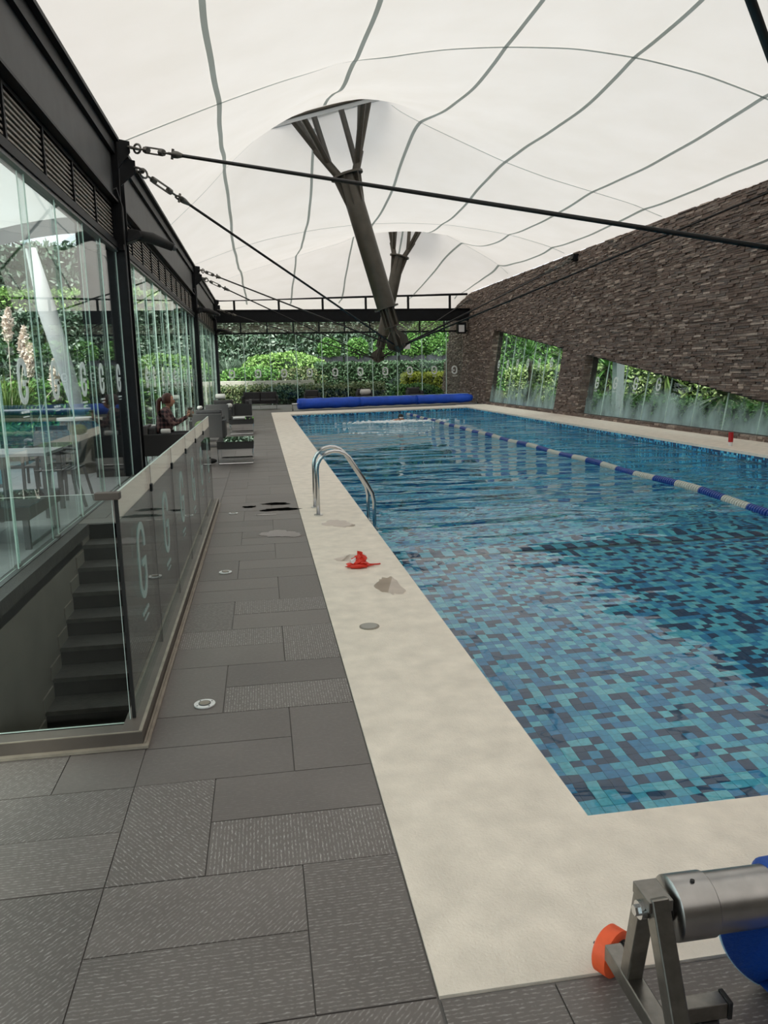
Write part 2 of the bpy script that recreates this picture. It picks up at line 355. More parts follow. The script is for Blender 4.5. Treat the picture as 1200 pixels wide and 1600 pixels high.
# ------------------------------------------------------------------ mesh helpers
class MB:
    def grid(s, G):
        n0 = len(s.v); c = len(G[0])
        for r_ in G: s.v += [tuple(p) for p in r_]
        for j in range(len(G) - 1):
            for i in range(c - 1): s.f.append((n0 + j * c + i, n0 + j * c + i + 1, n0 + (j + 1) * c + i + 1, n0 + (j + 1) * c + i)); s.m.append(s.cur)
        return s
    def __init__(s): s.v = []; s.f = []; s.m = []; s.cur = 0
    def quad(s, a, b, c, d):
        n = len(s.v); s.v += [tuple(a), tuple(b), tuple(c), tuple(d)]; s.f.append((n, n + 1, n + 2, n + 3)); s.m.append(s.cur)
    def hexa(s, p):   # 8 pts: bottom 4 (ccw), top 4
        n = len(s.v); s.v += [tuple(q) for q in p]
        for f in ((3, 2, 1, 0), (4, 5, 6, 7), (0, 1, 5, 4), (1, 2, 6, 5), (2, 3, 7, 6), (3, 0, 4, 7)):
            s.f.append(tuple(n + i for i in f)); s.m.append(s.cur)
        return s
    def box(s, x0, x1, y0, y1, z0, z1):
        return s.hexa([(x0, y0, z0), (x1, y0, z0), (x1, y1, z0), (x0, y1, z0), (x0, y0, z1), (x1, y0, z1), (x1, y1, z1), (x0, y1, z1)])
    def bar(s, p0, p1, w, h, up=(0, 0, 1)):   # oriented rectangular bar
        a = Vector(p0); b = Vector(p1); d = (b - a).normalized(); u = Vector(up)
        r = d.cross(u)
        if r.length < 1e-4: r = d.cross(Vector((0, 1, 0)))
        r.normalize(); u = r.cross(d).normalized(); r = r * w / 2; u = u * h / 2
        return s.hexa([a - r - u, a + r - u, b + r - u, b - r - u, a - r + u, a + r + u, b + r + u, b - r + u])
    def tube(s, path, r, seg=10, caps=True, closed=False):
        pts = [Vector(p) for p in path]; n0 = len(s.v); N = len(pts)
        rs = r if isinstance(r, (list, tuple)) else [r] * N
        prev = None
        for i, p in enumerate(pts):
            if closed: d = pts[(i + 1) % N] - pts[i - 1]
            else: d = pts[min(i + 1, N - 1)] - pts[max(i - 1, 0)]
            d.normalize()
            if prev is None:
                u = d.cross(Vector((0, 0, 1)))
                if u.length < .1: u = d.cross(Vector((1, 0, 0)))
            else: u = prev - d * prev.dot(d)
            u.normalize(); prev = u; w = d.cross(u)
            for k in range(seg):
                a = 2 * math.pi * k / seg; q = p + (u * math.cos(a) + w * math.sin(a)) * rs[i]; s.v.append(tuple(q))
        for i in range(N if closed else N - 1):
            j = (i + 1) % N
            for k in range(seg):
                k2 = (k + 1) % seg
                s.f.append((n0 + i * seg + k, n0 + i * seg + k2, n0 + j * seg + k2, n0 + j * seg + k)); s.m.append(s.cur)
        if caps and not closed:
            s.f.append(tuple(n0 + k for k in reversed(range(seg)))); s.m.append(s.cur)
            s.f.append(tuple(n0 + (N - 1) * seg + k for k in range(seg))); s.m.append(s.cur)
        return s
    def ball(s, c, r, seg=10, rings=7, sc=(1, 1, 1)):
        n0 = len(s.v)
        for i in range(rings + 1):
            th = math.pi * i / rings
            for k in range(seg):
                a = 2 * math.pi * k / seg
                s.v.append((c[0] + r * sc[0] * math.sin(th) * math.cos(a), c[1] + r * sc[1] * math.sin(th) * math.sin(a), c[2] + r * sc[2] * math.cos(th)))
        for i in range(rings):
            for k in range(seg):
                k2 = (k + 1) % seg
                s.f.append((n0 + i * seg + k, n0 + (i + 1) * seg + k, n0 + (i + 1) * seg + k2, n0 + i * seg + k2)); s.m.append(s.cur)
        return s
    def prism(s, poly, z0, z1):   # poly ccw in xy
        n = len(s.v); k = len(poly); s.v += [(x, y, z0) for x, y in poly] + [(x, y, z1) for x, y in poly]
        s.f.append(tuple(n + i for i in reversed(range(k)))); s.f.append(tuple(n + k + i for i in range(k))); s.m += [s.cur, s.cur]
        for i in range(k):
            j = (i + 1) % k; s.f.append((n + i, n + j, n + k + j, n + k + i)); s.m.append(s.cur)
        return s
    def mesh(s, name, mats, smooth=False):
        me = bpy.data.meshes.new(name); me.from_pydata(s.v, [], s.f)
        for mt in (mats if isinstance(mats, (list, tuple)) else [mats]): me.materials.append(MAT[mt])
        if max(s.m, default=0) > 0: me.polygons.foreach_set('material_index', s.m)
        if smooth: me.polygons.foreach_set('use_smooth', [True] * len(me.polygons))
        me.update(); return me
    def obj(s, name, mats, parent=None, smooth=False, bevel=0, loc=None):
        o = bpy.data.objects.new(name, s.mesh(name, mats, smooth)); COL.objects.link(o)
        if parent: o.parent = parent
        if loc: o.location = loc
        if bevel:
            b = o.modifiers.new('bevel', 'BEVEL'); b.width = bevel; b.segments = 2; b.limit_method = 'ANGLE'
        return o
def smooth_by_angle(o, ang=40):
    me = o.data
    me.polygons.foreach_set('use_smooth', [True] * len(me.polygons))
    try: me.set_sharp_from_angle(angle=math.radians(ang))
    except Exception: pass
    return o
def thing(name, label, cat, loc=(0, 0, 0), rz=0, group=None):
    o = bpy.data.objects.new(name, None); COL.objects.link(o); o.empty_display_size = .1
    o.location = loc; o.rotation_euler = (0, 0, rz); o['label'] = label; o['category'] = cat
    if group: o['group'] = group
    return o
def tag(o, label, cat, group=None, kind=None):
    o['label'] = label; o['category'] = cat
    if group: o['group'] = group
    if kind: o['kind'] = kind
    return o
def struct(o, label=None):
    o['kind'] = 'structure'
    if label: o['label'] = label
    return o
def stuff(o): o['kind'] = 'stuff'; return o
def empty_struct(name, label):
    o = bpy.data.objects.new(name, None); COL.objects.link(o); return struct(o, label)
def copy_tree(o, parent=None, loc=None, rz=None, label=None):
    c = o.copy(); COL.objects.link(c)
    if parent: c.parent = parent
    for ch in list(o.children): copy_tree(ch, c)
    if loc is not None: c.location = loc
    if rz is not None: c.rotation_euler = (0, 0, rz)
    if label: c['label'] = label
    return c

WALLX = lambda z: 9.87 + .145 * z
ZW = -.13           # water level
PX0, PX1, PY0 = 1.06, 8.46, 2.29
def far_y(x, a=28.9, b=31.1): return a + (b - a) * (x - PX0) / (PX1 - PX0)
STEP_Y = 7.6; ZS = ZW - .80; ZD = ZW - 1.45

# ================================================================== FLOOR
floor = MB()
# base under slabs, with the pool and stairwell left open
for (x0, x1, y0, y1) in ((-2.6, -.60, -7.2, 3.14), (-.60, .37, -7.2, 3.14), (.37, 10, -7.2, 1.62), (-.60, .37, 3.14, 38.2), (-2.6, -.60, 8.41, 38.2),
                         (-2.6, -1.90, 3.14, 8.41)):
    floor.box(x0, x1, y0, y1, -.2, -.006)
floor.prism([(.37, 30.7), (9.87, 33.0), (9.87, 38.2), (.37, 38.2)], -.2, -.006)
floor_o = struct(floor.obj('floor', 'floor_base'), 'dark grey ribbed stone slab pool deck')
slabs = []
G = .0022
def slab(x0, x1, y0, y1, m): slabs.append((x0 + G, x1 - G, y0 + G, y1 - G, m))
near_style = {(0, 0, 0): 'slab_along_x', (0, 0, 1): 'slab_diag', (0, 0, 2): 'slab_along_x',
              (0, 1, 0): 'slab_along_y', (0, 1, 1): 'slab_plain', (0, 1, 2): 'slab_diag_back',
              (0, 3, 0): 'slab_along_y', (0, 4, 1): 'slab_along_y', (0, 5, 1): 'slab_along_y', (1, 0, 0): 'slab_along_x', (1, 0, 1): 'slab_along_x',
              (1, 1, 0): 'slab_along_x', (1, 1, 1): 'slab_diag', (1, 2, 0): 'slab_diag', (1, 1, 2): 'slab_along_x',
              (0, -1, 0): 'slab_diag', (0, -1, 1): 'slab_diag', (0, -1, 2): 'slab_along_x'}
styles = ['slab_plain'] * 6 + ['slab_along_y', 'slab_along_x', 'slab_diag', 'slab_diag_back']
def block(mod, k, xr, y0, clipx=None, clipy=None, force=None):
    xl = xr - .915; w = .305; h = .2955
    if k % 2 == 0: pcs = [(xl, xr - w, y0, y0 + h), (xl, xr - w, y0 + h, y0 + 2 * h), (xr - w, xr, y0, y0 + 2 * h)]
    else: pcs = [(xl + w, xr, y0, y0 + h), (xl + w, xr, y0 + h, y0 + 2 * h), (xl, xl + w, y0, y0 + 2 * h)]
    for i, (a, b, c, d) in enumerate(pcs):
        if clipx: a, b = max(a, clipx[0]), min(b, clipx[1])
        if clipy: c, d = max(c, clipy[0]), min(d, clipy[1])
        if b - a < .02 or d - c < .02: continue
        st = force or near_style.get((mod, k, i)) or (random.choice(styles) if k < 7 and random.random() < .45 else 'slab_plain')
        slab(a, b, c, d, st)
for k in range(-3, 62):
    y0 = 1.62 + .591 * k
    if y0 > 38: break
    block(0, k, .365, y0, clipy=(-2, 38))
    for md, xr in ((1, -.55), (2, -1.465)):
        lim = (-2.03, -.55)
        if y0 + .591 < 3.10 or y0 > 8.45: block(md, k, xr, y0, clipx=lim, clipy=(-2, 38))
        elif y0 < 3.12: block(md, k, xr, y0, clipx=lim, clipy=(-2, 3.13))
        elif y0 + .591 > 8.43: block(md, k, xr, y0, clipx=lim, clipy=(8.43, 38))
for md in range(-7, 0):   # in front of the near coping, and beyond the far coping
    for k in range(-3, 0):
        block(md, k, .365 - .915 * md, 1.617 + .591 * k, clipy=(-2, 1.612), clipx=(.37, 6.5), force='slab_diag' if (md + k) % 2 else 'slab_along_x')
for md in range(-10, 0):
    for k in range(0, 13):
        xr = .365 - .915 * md; y0 = 1.62 + .591 * (k + 49)
        if y0 > far_y(xr, 30.75, 33.0) and y0 < 38: block(md, 2, xr, y0, clipy=(0, 38), clipx=(.37, 9.86), force='slab_plain')
slabs = [s for s in slabs]
def slab_key(s):
    cx, cy = (s[0] + s[1]) / 2, (s[2] + s[3]) / 2
    return cy + abs(cx) * .3 + (100 if cy < .9 else 0)
slabs.sort(key=slab_key)
rest = MB(); SM = ['slab_plain', 'slab_along_x', 'slab_along_y', 'slab_diag', 'slab_diag_back']
mesh_cache = {}
for i, (x0, x1, y0, y1, m) in enumerate(slabs):
    dz = random.uniform(-.0008, .0008)
    if i < 298:
        key = (round(x1 - x0, 3), round(y1 - y0, 3), m)
        if key not in mesh_cache:
            mesh_cache[key] = MB().box(-(x1 - x0) / 2, (x1 - x0) / 2, -(y1 - y0) / 2, (y1 - y0) / 2, -.012, 0).mesh('slab', m)
        o = bpy.data.objects.new('slab', mesh_cache[key]); COL.objects.link(o); o.parent = floor_o
        o.location = ((x0 + x1) / 2, (y0 + y1) / 2, dz)
    else:
        rest.cur = SM.index(m); rest.box(x0, x1, y0, y1, -.012, dz)
stuff(rest.obj('far_slabs', SM, floor_o))

# ================================================================== COPING (trim)
cp = MB(); T = .045
cp.box(.37, PX0, 1.62, 30.7, -T, .004)
cp.box(PX0, 10.0, 1.62, PY0, -T, .004)
cp.box(PX1, 9.868, PY0, 33.0, -T, .004)
cp.prism([(.37, 30.7), (.38, 28.85), (PX0, far_y(PX0)), (PX1, far_y(PX1)), (9.86, 31.4), (9.86, 33.0), ], -T, .0038)
cpo = struct(cp.obj('trim_1', 'cement'), 'cream cement coping around the swimming pool')

# ================================================================== POOL BASIN
basin = thing('pool_basin', 'blue mosaic tiled swimming pool basin with a shallow near end', 'swimming pool', (PX0, PY0, 0))
def bobj(mb, name, mats, smooth=False):
    o = mb.obj(name, mats, basin, smooth); o.location = (-PX0, -PY0, 0); return o
sh = MB()
sh.box(PX0 - .1, PX1 + .1, PY0 - .1, STEP_Y, ZS - .2, ZS - .006)
bobj(sh, 'shallow_bed', 'grout')
dp = MB()
dp.box(PX0 - .1, PX1 + .1, STEP_Y - .02, 31.6, ZD - .2, ZD)
dp.box(PX0 - .1, PX1 + .1, STEP_Y - .05, STEP_Y, ZD, ZS - .007)
bobj(dp, 'deep_bed', 'tile_field')
sd = MB()
sd.box(PX0 - .1, PX0, PY0 - .1, 31.5, ZD, -T)
sd.box(PX1, PX1 + .1, PY0 - .1, 31.5, ZD, -T - .17)
sd.box(PX0, PX1, PY0 - .1, PY0, ZD, -T)
a = far_y(PX0); b = far_y(PX1)
sd.prism([(PX0, a), (PX1, b), (PX1, b + .1), (PX0, a + .1)], ZD, -T)
bobj(sd, 'basin_walls', 'tile_field')
# loose mosaic tiles on the shallow bed
P = .065; g = .0022
tl = []
nx = int((PX1 - PX0) / P); ny = int((STEP_Y - .20 - PY0) / P)
for i in range(nx):
    for j in range(ny):
        x0 = PX0 + .003 + i * P; y0 = PY0 + .003 + j * P
        c = random.choices([0, 1, 2, 3, 4], [24, 20, 14, 27, 15])[0]
        tl.append((x0, y0, c))
def in_view(x, y, z):
    v = Mc.T @ (np.array([x, y, z]) - np.array([0, 0, 1.55]))
    if v[2] <= 0: return False
    u = 600 + 1190 * v[0] / v[2]; w = 800 + 1190 * v[1] / v[2]
    return 0 < u < 1200 and 0 < w < 1600
# the apparent place of a submerged tile lies nearer: test a point half way up
vis = [t for t in tl if in_view(t[0] - .1, t[1] - .45, ZW - .05)]
vis.sort(key=lambda t: t[0] ** 2 + t[1] ** 2)
single = set(vis[:298])
tm = [MB().box(0, P - g, 0, P - g, -.005, 0).mesh('tile', 'tile_%d' % c) for c in range(5)]
big = MB()
for t in tl:
    if t in single:
        o = bpy.data.objects.new('tile', tm[t[2]]); COL.objects.link(o); o.parent = basin; o.location = (t[0] - PX0, t[1] - PY0, ZS)
    else:
        big.cur = t[2]; x, y, _ = t
        big.quad((x, y, ZS), (x + P - g, y, ZS), (x + P - g, y + P - g, ZS), (x, y + P - g, ZS))
        for (ax, ay, bx, by) in ((x, y, x + P - g, y), (x + P - g, y, x + P - g, y + P - g), (x + P - g, y + P - g, x, y + P - g), (x, y + P - g, x, y)):
            big.quad((ax, ay, ZS - .006), (bx, by, ZS - .006), (bx, by, ZS), (ax, ay, ZS))
stuff(bobj(big, 'mosaic_tiles', ['tile_%d' % c for c in range(5)]))
# marker row of alternating dark and light tiles at the drop-off
mk = MB(); x = PX0 + .005; k = 0
while x < PX1 - .12:
    mk.cur = 3 if k % 2 else 0
    mk.box(x, x + .117, STEP_Y - .19, STEP_Y - .002, ZS - .006, ZS + .028); x += .12; k += 1
stuff(bobj(mk, 'drop_off_marker_tiles', ['tile_%d' % c for c in range(5)]))
# waterline band of small tiles on the right and far walls
wl = MB(); s_ = .042
for r_ in range(5):
    z1 = -T - .002 - r_ * s_; y = PY0
    while y < far_y(PX1) - .05:
        wl.cur = random.choices([0, 1, 2, 3, 4], [8, 18, 6, 46, 22])[0]
        wl.quad((PX1 - .004, y + .002, z1 - s_ + .003), (PX1 - .004, y + .002, z1), (PX1 - .004, y + s_ - .002, z1), (PX1 - .004, y + s_ - .002, z1 - s_ + .003))
        y += s_
    x = PX0 + .01
    while x < PX1 - .05:
        wl.cur = random.choices([0, 1, 2, 3, 4], [8, 18, 6, 46, 22])[0]
        wl.quad((x + .002, far_y(x) - .006, z1 - s_ + .003), (x + s_ - .002, far_y(x + s_) - .006, z1 - s_ + .003), (x + s_ - .002, far_y(x + s_) - .006, z1), (x + .002, far_y(x) - .006, z1))
        x += s_
stuff(bobj(wl, 'waterline_tiles', ['tile_%d' % c for c in range(5)]))
bobj(MB().box(PX1 - .002, PX1 + .02, PY0, far_y(PX1), -.35, -T), 'waterline_grout', 'grout')
# light blue lip line under the left and near coping
lip = MB(); lip.box(PX0 - .012, PX0 + .004, PY0, 28.9, -.06, -.002); lip.box(PX0, PX1, PY0 - .012, PY0 + .004, -.06, -.002)
bobj(lip, 'edge_lip', 'cover_hem')
# water
wt = MB(); e = .03
wt.prism([(PX0 - e, PY0 - e), (PX1 + e, PY0 - e), (PX1 + e, far_y(PX1) + e), (PX0 - e, far_y(PX0) + e)], ZD - .1, ZW)
water = wt.obj('pool_water', 'water'); tag(water, 'clear rippling blue water filling the swimming pool', 'water', kind='stuff')

# ================================================================== RIGHT STONE WALL
WY0, WY1, WTOP = -7.2, 41.6, 5.31
def wtop(y): return .76 + .1257 * (y - 13.93)
def open_(y, z):
    if z < .10: return False
    if z > wtop(y): return False
    return 25.0 < y < 33.3 or 8.7 < y < 23.05
def wp(y, z, off=0.0): return (WALLX(z) + off, y, z)
def wpr(mb, y0, y1, z00, z01, z10, z11, t0=0.0, t1=.42):
    # prism: at y0 spans z00..z01, at y1 spans z10..z11
    mb.hexa([wp(y0, z00, t0), wp(y0, z00, t1), wp(y1, z10, t1), wp(y1, z10, t0), wp(y0, z01, t0), wp(y0, z01, t1), wp(y1, z11, t1), wp(y1, z11, t0)])
wr = MB()
wpr(wr, WY0, WY1, -.2, .10, -.2, .10)
wpr(wr, WY0, 8.7, .10, WTOP, .10, WTOP)
wpr(wr, 8.7, 23.05, wtop(8.7), WTOP, wtop(23.05), WTOP)
wpr(wr, 23.05, 25.0, .10, WTOP, .10, WTOP)
wpr(wr, 25.0, 33.3, wtop(25.0), WTOP, wtop(33.3), WTOP)
wpr(wr, 33.3, WY1, .10, WTOP, .10, WTOP)
wall_r = struct(wr.obj('wall_right', 'stone_back'), 'brown stacked ledgestone wall leaning outward along the pool')
st = []
z = 0.0
while z < WTOP - .02:
    h = random.uniform(.028, .062)
    y = 11.5 + random.uniform(-.2, 0)
    while y < WY1:
        L = random.choice([random.uniform(.10, .22), random.uniform(.18, .36), random.uniform(.3, .5)])
        yc, zc = y + L / 2, z + h / 2
        corners = [open_(yy, zz) for yy in (y + .01, y + L - .01) for zz in (z + .004, z + h - .004)]
        if any(corners) or open_(yc, zc):
            # trim the stone at a jamb when that leaves enough of it
            done = False
            for cut in (23.05, 25.0, 33.3):
                if y < cut < y + L:
                    if cut in (23.05,) and y + L - cut > .05 and not open_(y + L - .01, zc): st.append((cut, y + L, z, h)); done = True
                    if cut in (25.0,) and cut - y > .05 and not open_(y + .01, zc): st.append((y, cut, z, h)); done = True
                    if cut in (33.3,) and y + L - cut > .05: st.append((cut, y + L, z, h)); done = True
        else: st.append((y, y + L, z, h))
        y += L
    z += h
def near_stone(s): return in_view(*wp((s[0] + s[1]) / 2, s[2]))
cand = [s for s in st if near_stone(s)]
cand.sort(key=lambda s: -(s[1] - s[0]) * s[3] / (s[0] ** 3))
single = set(cand[:298])
big = MB()
for s_ in st:
    y0, y1, z0, h = s_
    d = random.choice([.012, .022, .035, .05]) + random.uniform(0, .012)
    gp = .003; j = random.uniform(-.008, .008)
    a0, a1 = z0 + gp, z0 + h - gp
    pts = [wp(y0 + gp, a0, -d), wp(y0 + gp, a0, .01), wp(y1 - gp, a0, .01), wp(y1 - gp, a0, -d + j),
           wp(y0 + gp, a1, -d + random.uniform(-.004, .006)), wp(y0 + gp, a1, .01), wp(y1 - gp, a1, .01), wp(y1 - gp, a1, -d + j)]
    if s_ in single:
        o = MB().hexa(pts).obj('stone', 'stone', wall_r)
    else: big.hexa(pts)
# stones of the window jambs (their faces look along the wall)
for (yj, sg) in ((33.3, 1), (23.05, 1), (25.0, -1)):
    z = .1
    while z < wtop(yj) - .03:
        h = random.uniform(.03, .06); x0 = -.03
        while x0 < .22:
            L = random.uniform(.08, .2); d = random.uniform(.005, .03)
            ya, yb = (yj - d, yj + .01) if sg > 0 else (yj - .01, yj + d)
            x1 = min(x0 + L, .24)
            big.hexa([wp(ya, z, x0), wp(ya, z, x1), wp(yb, z, x1), wp(yb, z, x0), wp(ya, z + h - .004, x0), wp(ya, z + h - .004, x1), wp(yb, z + h - .004, x1), wp(yb, z + h - .004, x0)])
            x0 = x1
        z += h
stuff(big.obj('far_stones', 'stone', wall_r))
# low stone kerb at the foot of the wall
kb = MB(); y = 11.5
while y < 33.2:
    L = random.uniform(.15, .4)
    kb.box(9.80 + random.uniform(0, .03), 9.90, y, y + L - .006, .004, .055); kb.box(9.81 + random.uniform(0, .03), 9.90, y, y + L * .8, .058, .105); y += L
stuff(kb.obj('kerb_stones', 'stone', wall_r))

def g_logo_mb(h, w, t, flip=1):
    """G mark with two small illegible lines below, in a local u (right), v (up) plane"""
    pts = []
    rw, rh = w / 2 - t / 2, h / 2 - t / 2; cr = min(rw, rh) * .98
    def arc(cx, cy, a0, a1, n=8): return [(cx + cr * math.cos(math.radians(a0 + (a1 - a0) * i / n)), cy + cr * math.sin(math.radians(a0 + (a1 - a0) * i / n))) for i in range(n + 1)]
    pts.append((rw, rh - cr - .07 * h)); pts += arc(rw - cr, rh - cr, 0, 90); pts += arc(-rw + cr, rh - cr, 90, 180)
    pts += arc(-rw + cr, -rh + cr, 180, 270); pts += arc(rw - cr, -rh + cr, 270, 360); pts.append((rw, -.03 * h)); pts2 = [(rw + t / 2, -.04 * h), (rw * -.05, -.04 * h)]
    quads = []
    def stroke(P, tt):
        L = []; Rr = []
        for i, p in enumerate(P):
            a = P[max(i - 1, 0)]; b = P[min(i + 1, len(P) - 1)]; dx, dy = b[0] - a[0], b[1] - a[1]; l = math.hypot(dx, dy) or 1
            nx_, ny_ = -dy / l * tt / 2, dx / l * tt / 2; L.append((p[0] + nx_, p[1] + ny_)); Rr.append((p[0] - nx_, p[1] - ny_))
        for i in range(len(P) - 1): quads.append((L[i], L[i + 1], Rr[i + 1], Rr[i]))
    stroke(pts, t); stroke(pts2, t * .95)
    # faint lines of small lettering
    u = -w * .45
    for wd in (.16, .1, .2, .12, .18):
        stroke([(u, -h * .66), (u + wd * w * .8, -h * .66)], h * .05); u += wd * w * 1.15
    stroke([(-w * .3, -h * .76), (w * .3, -h * .76)], h * .02)
    return [[(p[0] * flip, p[1]) for p in q] for q in quads]
def logo(parent, origin, U, V, h, w, t, flip=1, off=.004, local=(0, 0, 0), mt='logo_film'):
    mb = MB(); O = Vector(origin) - Vector(local); U = Vector(U); V = Vector(V); N = U.cross(V).normalized() * off
    for q in g_logo_mb(h, w, t, flip):
        A = [O + U * p[0] + V * p[1] for p in q]
        mb.quad(*[a + N for a in A]); mb.quad(*[a - N for a in reversed(A)])
    return mb.obj('logo', mt, parent)

def pane_poly(parent, pts, nrm, th, gm='glass', edge='glass_edge', name='pane'):
    """pts: 4 corners of a pane, thickness th along nrm"""
    n = Vector(nrm).normalized() * th / 2; A = [Vector(p) - n for p in pts]; B = [Vector(p) + n for p in pts]
    mb = MB(); mb.cur = 0; mb.quad(*A); mb.quad(*B[::-1]); mb.cur = 1
    for i in range(4):
        j = (i + 1) % 4; mb.quad(A[i], B[i], B[j], A[j])
    return mb.obj(name, [gm, edge], parent)

VUP = Vector((.145, 0, 1)).normalized()
w5 = empty_struct('window_5', 'trapezoid frameless glass window in the stone wall near the far corner')
w6 = empty_struct('window_6', 'long wedge shaped misted glass window low in the stone wall')
NRM = Vector((1, 0, -.145)).normalized()
GO = .22
def wall_panes(win, y_end, y_start, logos):
    y = y_end; k = 0
    while y > y_start + .05:
        ya = max(y - 1.24, y_start)
        pane_poly(win, [wp(ya + .006, .10, GO), wp(y - .006, .10, GO), wp(y - .006, wtop(y), GO), wp(ya + .006, wtop(ya), GO)], NRM, .016, 'glass_mist')
        bead = MB().bar(wp(ya, .10, GO - .012), wp(ya, wtop(ya), GO - .012), .02, .012, (0, 1, 0)).obj('glass_joint', 'glass_edge', win)
        yc = (y + ya) / 2; zl = logos(yc)
        if zl and wtop(ya) > zl + .19:
            logo(win, wp(yc, zl, GO - .012), (0, -1, 0), VUP, .36, .24, .055)
        y = ya; k += 1
wall_panes(w5, 33.3, 25.0, lambda y: 1.72)
wall_panes(w6, 23.05, 8.7, lambda y: 1.06 if y < 23 else None)

# ================================================================== STEEL FRAME (left side and back)
XL = -1.95
def beam(label, p0, p1, z0, z1, xthick=.16, axis='y'):
    if axis == 'y':
        x = p0[0]; y0, y1 = p0[1], p1[1]
        t = thing('roof_beam', label, 'beam', (x, y0, z0)); q = lambda m, n, mt: setattr(m.obj(n, mt, t), 'location', (-x, -y0, -z0))
        q(MB().box(x - xthick, x - .04, y0, y1, z0 + .03, z1 - .05), 'web', 'beam_steel')
        q(MB().box(x - xthick - .06, x + .09, y0, y1, z1 - .05, z1), 'top_flange', 'black_steel'); q(MB().box(x - .04, x + .02, y0, y1, z1 - .22, z1 - .05), 'upper_channel', 'black_steel')
        q(MB().box(x - xthick - .04, x + .02, y0, y1, z0, z0 + .03), 'bottom_flange', 'black_steel')
    else:
        y = p0[1]; x0, x1 = p0[0], p1[0]
        t = thing('roof_beam', label, 'beam', (x0, y, z0)); q = lambda m, n, mt: setattr(m.obj(n, mt, t), 'location', (-x0, -y, -z0))
        q(MB().box(x0, x1, y + .03, y + xthick, z0 + .03, z1 - .04), 'web', 'black_steel')
        q(MB().box(x0, x1, y - .05, y + xthick + .05, z1 - .04, z1), 'top_flange', 'black_steel')
        q(MB().box(x0, x1, y - .03, y + xthick + .03, z0, z0 + .03), 'bottom_flange', 'black_steel')
    return t
COLY = [-.6, 12.32, 25.9, 37.45]
beam('dark steel roof beam over the nearest glazing, left of the stairwell', (XL, -7.1), (XL, 12.32), 4.05, 4.95)
beam('dark steel roof beam over the second glazing bay', (XL, 12.77), (XL, 25.9), 4.05, 4.95)
beam('dark steel roof beam over the short third glazing bay by the far corner', (XL, 26.35), (XL, 37.45), 4.05, 4.95)
beam('dark steel beam spanning the far end under the handrail-like strut', (XL, 37.9), (WALLX(4.2), 37.9), 3.92, 4.52, axis='x')
def column(y, label):
    t = thing('steel_column', label, 'column', (-2.14, y, 0)); o = MB()
    x0, x1 = (-.44 if y < 20 else -.25), .24
    o.box(x0, x1, 0, .03, .002, 4.95); o.obj('front_plate', 'black_steel', t)
    MB().box(-.02, .02, .03, .42, .002, 4.95).obj('web', 'black_steel', t)
    MB().box(x0, x1, .42, .45, .002, 4.95).obj('back_plate', 'black_steel', t)
    MB().tube([(x1 + .012, .02, .05), (x1 + .012, .02, 4.0), (x1 - .04, -.05, 4.25), (x1 - .3, -.05, 4.15)], .012, 6).obj('conduit', 'grey_plastic', t)
    b = MB(); b.hexa([(x1 - .02, .1, 4.55), (x1 + .16, .16, 4.80), (x1 + .16, .19, 4.80), (x1 - .02, .13, 4.55), (x1 - .02, .1, 4.97), (x1 + .16, .16, 4.95), (x1 + .16, .19, 4.95), (x1 - .02, .13, 4.97)])
    b.obj('cable_bracket', 'black_steel', t)
    b = MB(); b.hexa([(x1 - .02, .25, 4.35), (x1 + .2, .30, 4.55), (x1 + .2, .33, 4.55), (x1 - .02, .28, 4.35), (x1 - .02, .25, 4.75), (x1 + .2, .30, 4.72), (x1 + .2, .33, 4.72), (x1 - .02, .28, 4.75)])
    b.obj('cable_bracket', 'black_steel', t)
    MB().box(-.4, x1 + .01, -.10, -.02, 3.38, 3.46).obj('bracket_arm', 'black_steel', t)
    return t
column(COLY[1], 'nearest black steel column, beside the far end of the stairwell glass')
column(COLY[2], 'second black steel column along the left glazing')
column(COLY[3], 'black steel column in the far left corner')

def louvres(y0, y1, label, single):
    t = thing('louvre_band', label, 'louvres', (XL - .12, y0, 3.5)); loc = (-(XL - .12), -y0, -3.5)
    def q(m, n, mt): o = m.obj(n, mt, t); o.location = loc; return o
    q(MB().box(XL - .2, XL - .02, y0, y1, 3.40, 3.49), 'bottom_rail', 'black_steel')
    q(MB().box(XL - .17, XL - .08, y0, y1, 4.0, 4.05), 'top_rail', 'black_steel')
    n = max(1, round((y1 - y0) / 1.24)); w = (y1 - y0) / n
    for i in range(n + 1):
        q(MB().box(XL - .16, XL - .07, y0 + i * w - .022, y0 + i * w + .022, 3.49, 4.0), 'mullion', 'black_steel')
    q(MB().box(XL - .165, XL - .155, y0, y1, 3.49, 4.0), 'gap_shade_plate', 'black_steel')  # black sheet added to paint the shaded gaps between the slats
    acc = MB()
    for i in range(n):
        for k in range(9):
            zc = 3.53 + k * .054; a, b = y0 + i * w + .024, y0 + (i + 1) * w - .024
            x_a, x_b = XL - .135, XL - .09
            P_ = [(x_a, a, zc - .004), (x_b, a, zc - .013), (x_b, b, zc - .013), (x_a, b, zc - .004), (x_a, a, zc + .008), (x_b, a, zc + .009), (x_b, b, zc + .009), (x_a, b, zc + .008)]
            if single: q(MB().hexa(P_), 'slat', 'louvre_steel')
            else: acc.hexa(P_)
    if not single: stuff(q(acc, 'slats', 'louvre_steel'))
louvres(-2.58, 12.3, 'band of dark louvre slats above the nearest glazing', True)
louvres(12.8, 25.88, 'band of dark louvre slats above the second glazing bay', True)
louvres(26.4, 37.4, 'band of dark louvre slats above the third glazing bay', False)
